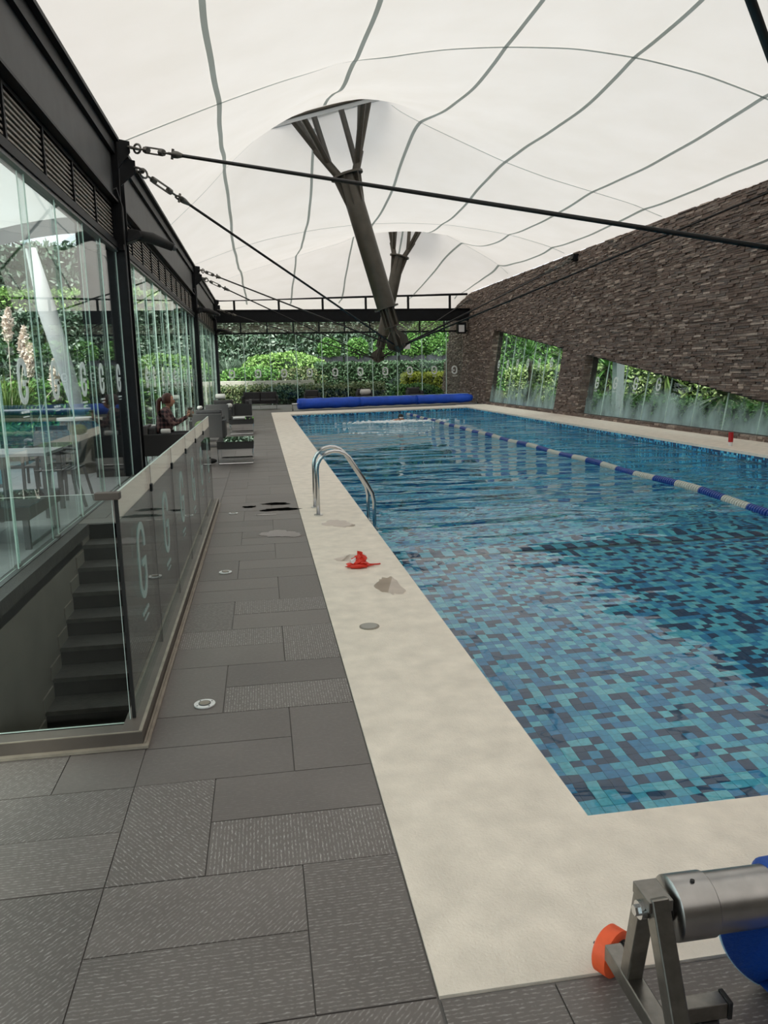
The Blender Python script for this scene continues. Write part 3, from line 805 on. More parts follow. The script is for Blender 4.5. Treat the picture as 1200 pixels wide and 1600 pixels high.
# back louvres
def back_louvres():
    y = 37.95; x0, x1 = XL - .1, WALLX(3.7)
    t = thing('louvre_band', 'band of dark louvre slats under the far end beam', 'louvres', (x0, y, 3.45)); loc = (-x0, -y, -3.45)
    def q(m, n, mt): o = m.obj(n, mt, t); o.location = loc; return o
    q(MB().box(x0, x1, y - .04, y + .06, 3.38, 3.46), 'bottom_rail', 'black_steel')
    n = 10; w = (x1 - x0) / n
    for i in range(n + 1): q(MB().box(x0 + i * w - .035, x0 + i * w + .035, y - .02, y + .06, 3.46, 3.92), 'mullion', 'black_steel')
    for i in range(n):
        for k in range(6):
            zc = 3.50 + k * .072; a, b = x0 + i * w + .04, x0 + (i + 1) * w - .04
            q(MB().hexa([(a, y, zc - .016), (b, y, zc - .016), (b, y + .008, zc - .022), (a, y + .008, zc - .022), (a, y + .04, zc + .020), (b, y + .04, zc + .020), (b, y + .048, zc + .014), (a, y + .048, zc + .014)]), 'slat', 'louvre_steel')
back_louvres()
# light strut with posts above the far beam
t = thing('top_strut', 'slim dark horizontal tube on short posts above the far end beam', 'strut', (XL, 37.95, 4.52))
MB().tube([(0, 0, .44), (12.3, 0, .68)], .055, 8).obj('rail', 'black_steel', t, True)
for i in range(6): MB().box(.9 + i * 2.1 - .05, .9 + i * 2.1 + .05, -.05, .05, 0, .45 + .04 * i).obj('post', 'black_steel', t)

# ================================================================== GLAZING LEFT AND FAR
def left_glazing(name, label, y0, y1, step, zl, gm='glass_side'):
    w = empty_struct(name, label); y = y0; k = 0
    MB().box(-2.075, -2.005, y0, y1, -.004, .006).obj('floor_track', 'aluminium_dark', w)
    MB().box(-2.09, -1.99, y0, y1, 3.36, 3.41).obj('head_track', 'aluminium_dark', w)
    while y < y1 - .1:
        yb = min(y + step + .13, y1); x = -2.028 if k % 2 else -2.052
        pane_poly(w, [(x, y, .012), (x, yb, .012), (x, yb, 3.37), (x, y, 3.37)], (1, 0, 0), .010, gm)
        for ye in (y + .005, yb - .005):
            MB().box(x - .0055, x + .0055, ye - .003, ye + .003, .012, 3.37).obj('edge_seal', 'glass_edge', w)
        MB().box(x - .02, x + .02, yb - .10, yb, .008, .03).obj('glass_shoe', 'brushed_steel', w)
        if zl: logo(w, (x, (y + yb) / 2, zl), (0, -1, 0), (0, 0, 1), .40, .26, .055, flip=-1)
        y += step; k += 1
    return w
left_glazing('window_1', 'tall sliding glass panes with mirrored G logos left of the stairwell', -6.42, 12.3, 1.17, 1.52)
left_glazing('window_2', 'tall glass panes behind the seated woman', 12.78, 25.88, 1.17, 1.52)
left_glazing('window_3', 'tall glass panes between the last two left columns', 26.36, 37.4, 1.17, 1.52)
w4 = empty_struct('window_4', 'far end glass wall with a row of mirrored G logos')
x = XL; k = 0
while x < 10.2:
    xb = min(x + 1.245, WALLX(1.5)); y = 37.93 + .006 * (k % 2)
    pane_poly(w4, [(x + .004, y, .01), (xb - .004, y, .01), (xb - .004, y, 3.38), (x + .004, y, 3.38)], (0, 1, 0), .012, 'glass')
    MB().box(x - .016, x + .016, y - .02, y + .01, .01, 3.38).obj('glass_joint', 'glass_edge', w4)
    logo(w4, ((x + xb) / 2, y - .012, 1.52), (1, 0, 0), (0, 0, 1), .42, .30, .07, flip=-1)
    x += 1.245; k += 1
MB().box(XL, 9.86, 37.90, 37.97, -.004, .01).obj('floor_track', 'aluminium_dark', w4)
tag(MB().box(7.05, 7.42, 37.905, 37.917, 2.58, 2.94).obj('paper_sheet', 'paper'), 'white paper notice taped to the far end glass', 'notice')

# ================================================================== TENT MEMBRANE (ceiling)
def solve_roof():
    dx = .14; x0, x1 = -1.98, 10.64; y0, y1 = -7.2, 42.4
    nx = int((x1 - x0) / dx) + 1; ny = int((y1 - y0) / dx) + 1
    X = np.linspace(x0, x1, nx); Y = np.linspace(y0, y1, ny); XX, YY = np.meshgrid(X, Y, indexing='ij')
    edge = lambda y: 4.97 + 0 * y
    redge = np.interp(Y, [0, 12.7, 19, 26, 38, 42], [5.25, 5.25, 5.30, 5.33, 5.33, 4.72])
    s = (XX - x0) / (x1 - x0)
    Z = 5.0 + 1.3 * np.sin(np.pi * s)
    fix = np.zeros_like(Z, bool)
    def line(yv, xs, zs):
        j = int(round((yv - y0) / (y1 - y0) * (ny - 1))); Z[:, j] = np.interp(X, xs, zs); fix[:, j] = True
    v1x = [-1.98, -.43, .54, 1.73, 3.15, 4.08, 5.26, 6.36, 7.5, 8.59, 10.64]; v1z = [4.98, 5.59, 5.94, 6.28, 6.50, 6.57, 6.60, 6.50, 6.30, 5.99, 5.27]
    v2x = [-1.98, -.62, .49, 2.08, 3.4, 4.85, 6.4, 7.72, 8.61, 9.97, 10.64]; v2z = [4.97, 5.49, 5.81, 6.11, 6.27, 6.33, 6.29, 6.12, 5.98, 5.62, 5.33]
    line(12.7, v1x, v1z); line(-.5, v1x, v1z); line(-7.2, v1x, v1z); line(25.9, v2x, v2z)
    for yy in (38.2, 39.0): line(yy, [-1.98, 1.65, 4.1, 8.3, 10.64], [4.93, 4.97, 5.02, 5.12, 5.33])
    for yy in (41.0, 42.4): line(yy, [-1.98, 1.65, 4.1, 8.3, 10.64], [4.80, 4.76, 4.74, 4.70, 4.70])
    cones = [(6.2, 6.1, 1.3, 7.7, -.2, .2), (1.84, 19.4, 1.42, 7.68, .27, .27), (6.25, 32.0, 1.15, 7.55, -.15, .1)]
    soft = []
    for (cx, cy, r, zz, ta, tb) in cones:
        d = np.hypot(XX - cx, YY - cy); k = d < r; Z[k] = zz + ta * (XX[k] - cx) + tb * (YY[k] - cy); fix |= k
    # profile across the peaks (radial webbing pulled taut)
    prof = {19.4: ([3.19, 4.12, 5.1, 6.23, 7.35, 8.59, 9.82], [7.86, 7.46, 7.06, 6.6, 6.24, 5.93, 5.62]),
            32.0: ([7.5, 8.5, 9.54, 10.24], [7.15, 6.71, 6.16, 5.75])}
    prof2 = {19.4: ([-.58, .41], [6.34, 7.2]), 32.0: ([-.56, 1.51, 3.0], [5.5, 6.1, 6.55])}
    for pr in (prof, prof2):
        for yv, (xs, zs) in pr.items():
            j = int(round((yv - y0) / (y1 - y0) * (ny - 1)))
            for i in range(nx):
                if xs[0] <= X[i] <= xs[-1] and not fix[i, j]: Z[i, j] = np.interp(X[i], xs, zs); fix[i, j] = True
    ic = int(round((1.84 - x0) / (x1 - x0) * (nx - 1)))
    for ddx in range(-3, 4):
        for j in range(ny):
            if 12.8 < Y[j] < 18.1 and not fix[ic + ddx, j]:
                Z[ic + ddx, j] = np.interp(Y[j], [12.7, 14, 15, 16, 17, 18.0], [6.30, 6.44, 6.62, 6.90, 7.15, 7.32]) + .2 * ddx * dx * (Y[j] - 12.7) / 5.3; fix[ic + ddx, j] = True
    Z[0, :] = 4.97; Z[-1, :] = redge; fix[0, :] = fix[-1, :] = True
    ii, jj = np.meshgrid(range(nx), range(ny), indexing='ij'); par = (ii + jj) % 2
    free = ~fix
    for it in range(900):
        for c in (0, 1):
            A = Z.copy(); A[1:-1, :] = 0
            N = np.zeros_like(Z); N[1:-1, 1:-1] = (Z[2:, 1:-1] + Z[:-2, 1:-1] + Z[1:-1, 2:] + Z[1:-1, :-2]) / 4
            N[1:-1, 0] = N[1:-1, 1]; N[1:-1, -1] = N[1:-1, -2]
            k = free & (par == c); k[:, 0] = False; k[:, -1] = False
            Z[k] += 1.88 * (N[k] - Z[k])
        if it % 50 == 0: Z[:, 0] = np.where(fix[:, 0], Z[:, 0], Z[:, 1])
    Z0 = Z.copy()
    for it in range(4):    # round the creases a little
        N = Z.copy(); N[1:-1, 1:-1] = (Z[2:, 1:-1] + Z[:-2, 1:-1] + Z[1:-1, 2:] + Z[1:-1, :-2] + 4 * Z[1:-1, 1:-1]) / 8; Z = N
        Z[0, :] = Z0[0, :]; Z[-1, :] = Z0[-1, :]
    return X, Y, Z, cones
RX, RY, RZ, CONES = solve_roof()
def roof_z(x, y):
    fx = (x - RX[0]) / (RX[1] - RX[0]); fy = (y - RY[0]) / (RY[1] - RY[0])
    i = min(max(int(fx), 0), len(RX) - 2); j = min(max(int(fy), 0), len(RY) - 2); u = min(max(fx - i, 0), 1); v = min(max(fy - j, 0), 1)
    return RZ[i, j] * (1 - u) * (1 - v) + RZ[i + 1, j] * u * (1 - v) + RZ[i, j + 1] * (1 - u) * v + RZ[i + 1, j + 1] * u * v
def roof():
    nx, ny = len(RX), len(RY)
    XX, YY = np.meshgrid(RX, RY, indexing='ij'); V = np.stack([XX, YY, RZ], -1).reshape(-1, 3)
    idx = np.arange(nx * ny).reshape(nx, ny)
    F = np.stack([idx[:-1, :-1], idx[:-1, 1:], idx[1:, 1:], idx[1:, :-1]], -1).reshape(-1, 4)
    ctr = V[F].mean(1); keep = np.ones(len(F), bool)
    for (cx, cy, r, zz, ta, tb) in CONES: keep &= np.hypot(ctr[:, 0] - cx, ctr[:, 1] - cy) > r * .93
    F = F[keep]
    me = bpy.data.meshes.new('ceiling'); me.from_pydata(V.tolist(), [], F.tolist()); me.materials.append(MAT['membrane'])
    me.polygons.foreach_set('use_smooth', [True] * len(me.polygons)); me.update()
    o = bpy.data.objects.new('ceiling', me); COL.objects.link(o)
    struct(o, 'white translucent tensile membrane roof with grey seams and pulled up cones')
    return o
ceil = roof()
def ribbon(path, width, name='seam', dz=.02):
    mb = MB(); n = len(path); L = []
    for i, (x, y) in enumerate(path):
        a = path[max(i - 1, 0)]; b = path[min(i + 1, n - 1)]; dx, dy = b[0] - a[0], b[1] - a[1]; l = math.hypot(dx, dy)
        ox, oy = -dy / l * width / 2, dx / l * width / 2
        L.append(((x + ox, y + oy, roof_z(x + ox, y + oy) - dz), (x - ox, y - oy, roof_z(x - ox, y - oy) - dz)))
    for i in range(n - 1): mb.quad(L[i][0], L[i + 1][0], L[i + 1][1], L[i][1])
    return mb.obj(name, 'seam', ceil)
def clear(x, y): return all(math.hypot(x - c[0], y - c[1]) > c[2] * 1.04 for c in CONES)
def seam_path(fn, a, b, n, width):
    run = []
    for i in range(n + 1):
        p = fn(a + (b - a) * i / n)
        if clear(*p) and -1.95 < p[0] < 10.6: run.append(p)
        else:
            if len(run) > 2: ribbon(run, width)
            run = []
    if len(run) > 2: ribbon(run, width)
sx = {-.52: [(-2, -.35), (12.7, -.43), (19.3, -.58), (26, -.62), (38, -.46)], 1.7: [(-2, 1.7), (40, 1.66)], 4.05: [(-2, 4.1), (12.7, 4.08), (19.3, 4.12), (26, 3.9), (38, 4.1)],
      6.3: [(-2, 6.3), (19.3, 6.25), (26, 6.2), (40, 6.3)], 8.55: [(-2, 8.6), (19.3, 8.59), (26, 8.5), (32, 8.5), (38, 7.6)], 10.2: [(-2, 9.9), (19.3, 10.0), (26, 10.05), (38, 10.1)]}
for k_, pts in sx.items():
    ys = [p[0] for p in pts]; xs = [p[1] for p in pts]; ph = random.uniform(0, 6)
    seam_path(lambda y: (float(np.interp(y, ys, xs)) + .014 * math.sin(y * 1.3 + ph) + .006 * math.sin(y * 3.1), y), -1, 39.5, 260, .075)
for yv in (-.5, 12.7, 25.9): seam_path(lambda x: (x, yv), -1.94, 10.6, 110, .05)
for (cx, cy, r, zz, ta, tb) in CONES:
    seam_path(lambda x: (x, cy), -1.94, 10.6, 110, .045)
# caps closing the cones and steel rings
for i, (cx, cy, r, zz, ta, tb) in enumerate(CONES):
    mb = MB(); N = 32; n0 = 0
    for rr, hh in ((r * .995, -.14), (r * .97, .6), (r * .8, 1.2), (.02, 1.5)):
        for k in range(N): a = 2 * math.pi * k / N; mb.v.append((cx + rr * math.cos(a), cy + rr * math.sin(a), zz + hh + ta * rr * math.cos(a) + tb * rr * math.sin(a)))
    for q in range(3):
        for k in range(N):
            k2 = (k + 1) % N; mb.f.append((q * N + k, q * N + k2, (q + 1) * N + k2, (q + 1) * N + k)); mb.m.append(0)
    mb.obj('cone_cap', 'membrane' if i == 2 else 'cap_cloth', ceil, True)
    MB().tube([(cx + r * math.cos(a * math.pi / 16), cy + r * math.sin(a * math.pi / 16), zz - .02 + r * (ta * math.cos(a * math.pi / 16) + tb * math.sin(a * math.pi / 16))) for a in range(32)], .035, 6, closed=True).obj('cone_ring', 'mast_steel', ceil, True)

# ================================================================== FLYING MASTS
def lerp(a, b, t): return tuple(a[i] + (b[i] - a[i]) * t for i in range(3))
def mast(base, flange, ring, label, width=.235, tips=None):
    t = thing('flying_mast', label, 'mast', base); B = Vector(base)
    def q(m, n, mt='mast_steel', sm=False):
        o = m.obj(n, mt, t, False); o.location = -B
        if sm: smooth_by_angle(o)
        return o
    d = (Vector(flange) - B); L = d.length; u = d.normalized()
    P0 = lambda s: tuple(B + u * s)
    sl = L * .235
    # node at the foot: plates
    q(MB().tube([P0(-.10), P0(.05)], [.10, .16], 12), 'foot_node', sm=True)
    side = u.cross(Vector((0, 0, 1))).normalized(); up2 = side.cross(u)
    pl = MB()
    for k in range(5):
        a = 2 * math.pi * k / 5 + .4; n = side * math.cos(a) + up2 * math.sin(a)
        pl.hexa([tuple(Vector(P0(-.12)) + n * .05 + x_) for x_ in [side * 0]] and [
            tuple(B - u * .12 + n * .04 - n.cross(u) * .012), tuple(B - u * .12 + n * .04 + n.cross(u) * .012), tuple(B + u * .02 + n * .30 + n.cross(u) * .012), tuple(B + u * .02 + n * .30 - n.cross(u) * .012),
            tuple(B + u * .50 + n * .04 - n.cross(u) * .012), tuple(B + u * .50 + n * .04 + n.cross(u) * .012), tuple(B + u * .22 + n * .30 + n.cross(u) * .012), tuple(B + u * .22 + n * .30 - n.cross(u) * .012)])
    q(pl, 'cable_plates')
    q(MB().tube([P0(.05), P0(sl * .52)], .105, 14), 'neck', sm=True)
    q(MB().tube([P0(sl * .52), P0(sl * .55)], .21, 16), 'lower_ring', sm=False)
    q(MB().tube([P0(sl * .5), P0(sl)], .115, 14), 'lower_shaft', sm=True)
    f = MB()
    for k in range(8):
        a = 2 * math.pi * k / 8; n = (side * math.cos(a) + up2 * math.sin(a)) * .145
        f.bar(tuple(B + u * sl * .55 + n), tuple(B + u * sl + n), .03, .09, tuple(n))
    q(f, 'stiffener_ribs')
    q(MB().tube([P0(sl), P0(sl + .04)], .31, 20), 'collar_ring')
    q(MB().tube([P0(sl), P0(L)], width, 20), 'shaft', sm=True)
    f = MB()
    for k in range(6):
        a = 2 * math.pi * k / 6 + .3; n = side * math.cos(a) + up2 * math.sin(a); s2 = n.cross(u) * .015
        A = B + u * (L - .75) + n * width * .9; C_ = B + u * L + n * width * .9; D = B + u * L + n * .36
        E_ = B + u * (L - .08) + n * .36
        f.hexa([tuple(A - s2), tuple(A + s2), tuple(A + s2 + n * .01), tuple(A - s2 + n * .01), tuple(C_ - s2), tuple(C_ + s2), tuple(D + s2), tuple(D - s2)])
    q(f, 'gusset_plates')
    q(MB().tube([P0(L), P0(L + .05)], .40, 24), 'head_flange')
    cx, cy, r, zz, ta, tb = ring; C_ = Vector((cx, cy, zz))
    top = B + u * L
    for g_, a0 in enumerate((165, 15) if tips is None else tips):
        a0 = math.radians(a0)
        tip_c = C_ + Vector((math.cos(a0) * r * .75, math.sin(a0) * r * .55, -.05))
        root = top + (side * 0) + Vector((math.cos(a0) * .17, math.sin(a0) * .17, 0))
        mid = root.lerp(tip_c, .42)
        kids = []
        q(MB().tube([tuple(root - u * .05), tuple(mid)], .10, 10), 'branch', sm=True)
        for k in range(4):
            aa = a0 + (k - 1.5) * math.radians(38) ; tp = C_ + Vector((math.cos(aa) * r * .80, math.sin(aa) * r * .80, .42 + .8 * r * (ta * math.cos(aa) + tb * math.sin(aa))))
            st_ = root.lerp(mid, .45 if k in (0, 3) else .98)
            q(MB().tube([tuple(st_), tuple(st_.lerp(tp, .12)), tuple(tp)], .075, 8), 'branch_tip', sm=True)
    return t
M1 = (3.47, 19.3, 2.12); M2 = (4.87, 32.0, 2.0); M0 = (4.99, 6.1, 2.41)
mast(M1, (2.30, 19.35, 6.15), CONES[1], 'bronze steel tree mast leaning left in front of the stone wall, nearest one')
mast(M2, (5.86, 32.0, 6.1), CONES[2], 'farther bronze steel tree mast leaning right near the far glass')
mast(M0, (5.9, 6.1, 6.2), CONES[0], 'bronze steel tree mast over the shallow end, outside the picture on the right')

# ================================================================== CABLES
def cable(p, qn, label, r=.02, rig=True):
    a = Vector(p); b = Vector(qn); d = (b - a); L = d.length; u = d.normalized()
    t = thing('stay_cable', label, 'cable', p); A = Vector((0, 0, 0))
    s = u.cross(Vector((0, 0, 1))).normalized(); w = s.cross(u)
    off = 1.15 if rig else 0
    MB().tube([tuple(u * off), tuple(u * (L * .5)) if False else tuple(u * (L - .25))], r, 8).obj('rope', 'cable', t, True)
    if rig:
        def ringp(c, rr, th, ax1, ax2, n='shackle'):
            MB().tube([tuple(c + ax1 * (rr * 1.25 * math.cos(k * math.pi / 7)) + ax2 * (rr * math.sin(k * math.pi / 7))) for k in range(14)], th, 6, closed=True).obj(n, 'galvanised', t, True)
        ringp(u * .07, .062, .018, u, s); ringp(u * .17, .062, .016, u, w)
        MB().tube([tuple(u * .11 - s * .08), tuple(u * .11 + s * .08)], .02, 6).obj('shackle_pin', 'galvanised', t)
        MB().tube([tuple(u * .24), tuple(u * .36)], .016, 6).obj('screw_rod', 'galvanised', t)
        tb = MB()
        for sg in (-1, 1): tb.bar(tuple(u * .36 + w * .038 * sg), tuple(u * .74 + w * .038 * sg), .022, .022, tuple(w))
        tb.tube([tuple(u * .34), tuple(u * .42)], .046, 8); tb.tube([tuple(u * .68), tuple(u * .76)], .046, 8)
        tb.obj('turnbuckle', 'galvanised', t)
        MB().tube([tuple(u * .76), tuple(u * .88)], .016, 6).obj('screw_rod', 'galvanised', t)
        ringp(u * .95, .055, .017, u, s)
        MB().tube([tuple(u * .95 - w * .07), tuple(u * .95 + w * .07)], .02, 6).obj('shackle_pin', 'galvanised', t)
        MB().tube([tuple(u * .98), tuple(u * 1.06), tuple(u * 1.2)], [.05, .048, .018], 8).obj('socket', 'galvanised', t, True)
    return t
cA = [(-1.74, 12.50, 4.87), (-1.70, 12.62, 4.62)]
cB = [(-1.74, 26.08, 4.85), (-1.70, 26.2, 4.62)]
cable(cA[0], M0, 'long black stay cable crossing from the nearest column to the right', .024)
cable(cA[1], M1, 'black stay cable running down from the nearest column to the leaning mast', .022)
cable(cB[0], M1, 'stay cable from the second column to the nearer mast foot', .022)
cable(cB[1], M2, 'stay cable from the second column to the farther mast foot', .022)
cable((-1.8, 37.5, 4.5), M2, 'stay cable from the far left corner column to the farther mast', .022)
cable((-1.9, -.2, 4.85), M0, 'thick black stay cable across the upper right of the membrane', .026, False)
cable((WALLX(5.1) - .12, 25.0, 5.12), M2, 'stay cable from the wall clamp to the farther mast', .022)
cable((WALLX(5.1) - .12, 25.1, 5.05), M1, 'stay cable from the wall clamp to the nearer mast', .022)
cable((WALLX(5.1) - .10, 12.6, 5.10), M1, 'stay cable low along the stone wall to the nearer mast', .022)
cable((WALLX(4.9) - .15, 37.6, 4.95), M2, 'stay cable from the far right corner to the farther mast', .022)
cable((-1.9, -.2, 4.6), (-1.9, 1.0, 4.6), 'short rigging end at the near left, outside the picture', .02, True) if False else None
t = thing('wall_clamp', 'small dark steel cable clamp at the top of the stone wall', 'clamp', (WALLX(5.1) - .1, 25.05, 5.1))
MB().box(-.10, .09, -.12, .12, -.10, .12).obj('plate', 'black_steel', t); MB().tube([(-.16, -.1, 0), (-.16, .1, 0)], .05, 8).obj('pin', 'galvanised', t)
# floodlights on the columns and in the far right corner
def floodlight(loc, rz, label):
    t = thing('floodlight', label, 'lamp', loc, rz)
    b = MB(); b.hexa([(-.12, -.18, -.05), (.12, -.18, -.05), (.16, .05, -.14), (-.16, .05, -.14), (-.10, -.14, .05), (.10, -.14, .05), (.14, .02, .06), (-.14, .02, .06)])
    b.obj('housing', 'black_steel', t, bevel=.01)
    b = MB(); b.tube([(0, -.02, 0), (.02, -.32, -.04), (.04, -.62, -.16)], [.075, .085, .06], 10); b.obj('lamp_head', 'black_rubber', t, True)
    MB().ball((.042, -.635, -.165), .045, 8, 6).obj('lens', 'grey_plastic', t, True)
    return t
floodlight((-1.82, 12.36, 3.62), math.radians(100), 'black tubular floodlight on the nearest column') 
floodlight((-1.84, 25.9, 3.60), math.radians(100), 'black tubular floodlight on the second column')
floodlight((-1.80, 37.3, 3.55), math.radians(70), 'black tubular floodlight on the far left corner column')
t = thing('wall_lamp', 'square black wall lamp with pale lens in the far right corner', 'lamp', (10.05, 37.75, 3.55))
MB().box(-.30, .12, -.25, .10, -.26, .26).obj('housing', 'black_steel', t, bevel=.02)
MB().box(-.26, .02, -.27, -.25, -.20, .14).obj('lens', 'white_plastic', t)
t = thing('junction_box', 'small pale junction box with a coiled cable up on the nearest column', 'electrical box', (-2.22, 12.22, 3.62))
MB().box(-.05, .05, -.06, .04, -.17, -.03).obj('box', 'white_plastic', t, bevel=.01)
for k in range(5): MB().tube([(-.10 + .05 * math.cos(a * math.pi / 6), -.05 - .012 * k, .08 + .12 * math.sin(a * math.pi / 6)) for a in range(12)], .010, 5, closed=True).obj('cable_loop', 'kerb_trim', t, True)

# ================================================================== STAIRWELL
sx0, sx1 = -1.90, -.66
wl_ = MB(); wl_.box(sx0 - .1, sx0, 3.05, 8.7, -2.4, -.012)
struct(wl_.obj('wall_left', 'plaster_taupe'), 'taupe plaster side wall of the stairwell')
struct(MB().box(sx1 + .02, sx1 + .08, 3.05, 8.7, -2.4, -.012).obj('wall_right_stairwell', 'plaster_taupe')).name = 'wall_stairwell'
struct(MB().box(sx0 - .1, sx1 + .08, 2.98, 3.08, -2.4, -.02).obj('wall_front', 'plaster_taupe'))
st_ = thing('staircase', 'dark stone staircase going down beside the glass balustrade', 'stairs', ((sx0 + sx1) / 2, 8.41, -2.2))
loc = (-(sx0 + sx1) / 2, -8.41, 2.2)
for k in range(12):
    yr = 8.41 - .30 * k; z1 = -.17 * k
    if k == 0:
        o = MB().box(sx0, sx1 + .02, yr, yr + .35, z1 - .17, -.012).obj('riser', 'riser_stone', st_); o.location = loc; continue
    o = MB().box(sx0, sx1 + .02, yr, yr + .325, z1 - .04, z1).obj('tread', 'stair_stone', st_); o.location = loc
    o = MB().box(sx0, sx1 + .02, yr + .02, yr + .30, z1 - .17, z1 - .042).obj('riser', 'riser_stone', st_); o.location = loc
    o = MB().box(sx0, sx0 + .012, yr - .04, yr + .27, z1 + .001, z1 + .12).obj('skirting', 'plaster_taupe', st_); o.location = loc
struct(MB().box(sx0 - .1, sx1 + .1, 2.9, 8.9, -2.5, -2.2).obj('floor_stairwell', 'stair_stone')); struct(MB().box(sx0 - .1, sx1 + .1, 8.77, 8.9, -2.3, -.02).obj('wall_back_stairwell', 'plaster_taupe')).name = 'wall_stairwell_back'
struct(MB().box(-2.6, 10.6, -7.4, -7.2, -.1, 6.4).obj('wall_back', 'plaster_taupe'), 'plain wall behind the viewpoint')
# dark edge stone between stairwell and the glazing
struct(MB().box(-2.0, -1.885, 3.12, 8.40, -.11, .0025).obj('trim_2', 'stair_stone'), 'dark stone edge along the stairwell under the glazing')

# ================================================================== GLASS BALUSTRADE
bal = thing('glass_balustrade', 'frameless glass balustrade with frosted G logos around the stairwell', 'balustrade', (-.62, 3.2, 0))
L0 = Vector((-.62, 3.2, 0))
def bq(o): o.location = -L0; return o
# kerb
kb = MB(); kb.box(-.655, -.565, 3.13, 9.30, .004, .066); kb.box(-2.0, -.6552, 3.13, 3.22, .004, .066)
bq(kb.obj('kerb', 'kerb_beige', bal))
kt = MB(); kt.box(-.5648, -.540, 3.105, 9.30, .002, .014); kt.box(-2.0, -.5652, 3.105, 3.1298, .002, .014)
kt.box(-.580, -.5655, 3.131, 9.30, .0662, .072); kt.box(-.560, -.552, 3.13, 9.3, .0145, .022); kt.box(-2.0, -.581, 3.131, 3.138, .0662, .070)
bq(kt.obj('kerb_trim', 'kerb_trim', bal))
bq(MB().box(-.655, -.6, 9.30, 9.4, .004, .05).obj('kerb_end', 'kerb_beige', bal))
yy = 3.29; k = 0; ends = [4.26, 5.25, 6.24, 7.2, 8.15, 9.1]
for ye in ends:
    p = pane_poly(bal, [(-.62, yy + .003, .05), (-.62, ye - .003, .05), (-.62, ye - .003, 1.07), (-.62, yy + .003, 1.07)], (1, 0, 0), .012, 'glass_rail'); bq(p)
    lg = logo(bal, (-.611, (yy + ye) / 2, .66), (0, 1, 0), (0, 0, 1), .38, .22, .036, flip=1, off=.0015, mt='logo_etched'); bq(lg)
    ev = MB().box(-.6265, -.6135, ye - .004, ye + .004, .05, 1.07).obj('glass_joint', 'black_rubber', bal); bq(ev)
    if ye < 9: bq(MB().box(-.632, -.608, ye - .02, ye + .02, .93, .97).obj('glass_clip', 'black_steel', bal))
    yy = ye
bq(MB().box(-.6275, -.6125, 3.275, 3.29, .05, 1.07).obj('end_edge', 'black_rubber', bal))
p = pane_poly(bal, [(-2.0, 3.27, .05), (-.635, 3.27, .05), (-.635, 3.27, 1.07), (-2.0, 3.27, 1.07)], (0, 1, 0), .012, 'glass'); bq(p)
bq(MB().box(-.70, -.60, 3.25, 3.30, 1.045, 1.075).obj('corner_clamp', 'kerb_beige', bal, bevel=.003))

# ================================================================== POOL LADDER
lad = thing('pool_ladder', 'chrome pool ladder with curved handrails on the cream coping', 'ladder', (.60, 8.3, 0))
for i, yy in enumerate((8.22, 8.72)):
    path = [(.56, 0, 0), (.56, 0, .50)]
    for a in range(1, 9):
        th = math.pi - a * math.pi / 8 * .78; path.append((.56 + .20 + .20 * math.cos(th), 0, .50 + .20 * math.sin(th)))
    path += [(1.10, 0, .33), (1.16, 0, .22), (1.18, 0, .12), (1.18, 0, -.75)]
    mb = MB().tube([(x_ - .60, yy - 8.3, z_ + .004) for x_, y_, z_ in path], .021, 12)
    rail = mb.obj('handrail', 'chrome', lad, True)
    MB().tube([(-.04, yy - 8.3, .004), (-.04, yy - 8.3, .016)], .05, 14).obj('base_flange', 'chrome', rail, False)
for k, zz in enumerate((-.30, -.52, -.74)):
    MB().box(.545, .60, -.08, .42, zz, zz + .03).obj('step', 'chrome', lad)

# ================================================================== SMALL THINGS ON THE DECK
def disc_light(x, y, label, rr=.05, cat='floor light', mt='white_plastic'):
    t = thing('floor_light' if cat == 'floor light' else 'deck_drain', label, cat, (x, y, .002))
    MB().tube([(0, 0, 0), (0, 0, .006)], rr, 24).obj('rim', mt, t)
    if cat == 'floor light':
        MB().tube([(0, 0, .006), (0, 0, .009)], rr * .58, 20).obj('lens', 'grey_plastic', t)
        MB().tube([(0, 0, .009), (0, 0, .010)], rr * .48, 20).obj('glass', 'kerb_trim', t)
        for a in range(4): MB().tube([(rr * .8 * math.cos(a * 1.57 + .6), rr * .8 * math.sin(a * 1.57 + .6), .006), (rr * .8 * math.cos(a * 1.57 + .6), rr * .8 * math.sin(a * 1.57 + .6), .0075)], .004, 6).obj('screw', 'grey_plastic', t)
    else:
        MB().tube([(0, 0, .006), (0, 0, .008)], rr * .82, 20).obj('grate', 'drain_grey', t)
    return t
disc_light(-.335, 3.50, 'round white recessed floor light nearest the camera on the deck')
disc_light(-.345, 5.98, 'round white recessed floor light second from the camera')
disc_light(-.37, 8.60, 'round white recessed floor light by the dark puddles')
disc_light(.59, 4.44, 'round grey drain cover set in the cream coping', .062, 'drain', 'kerb_trim')

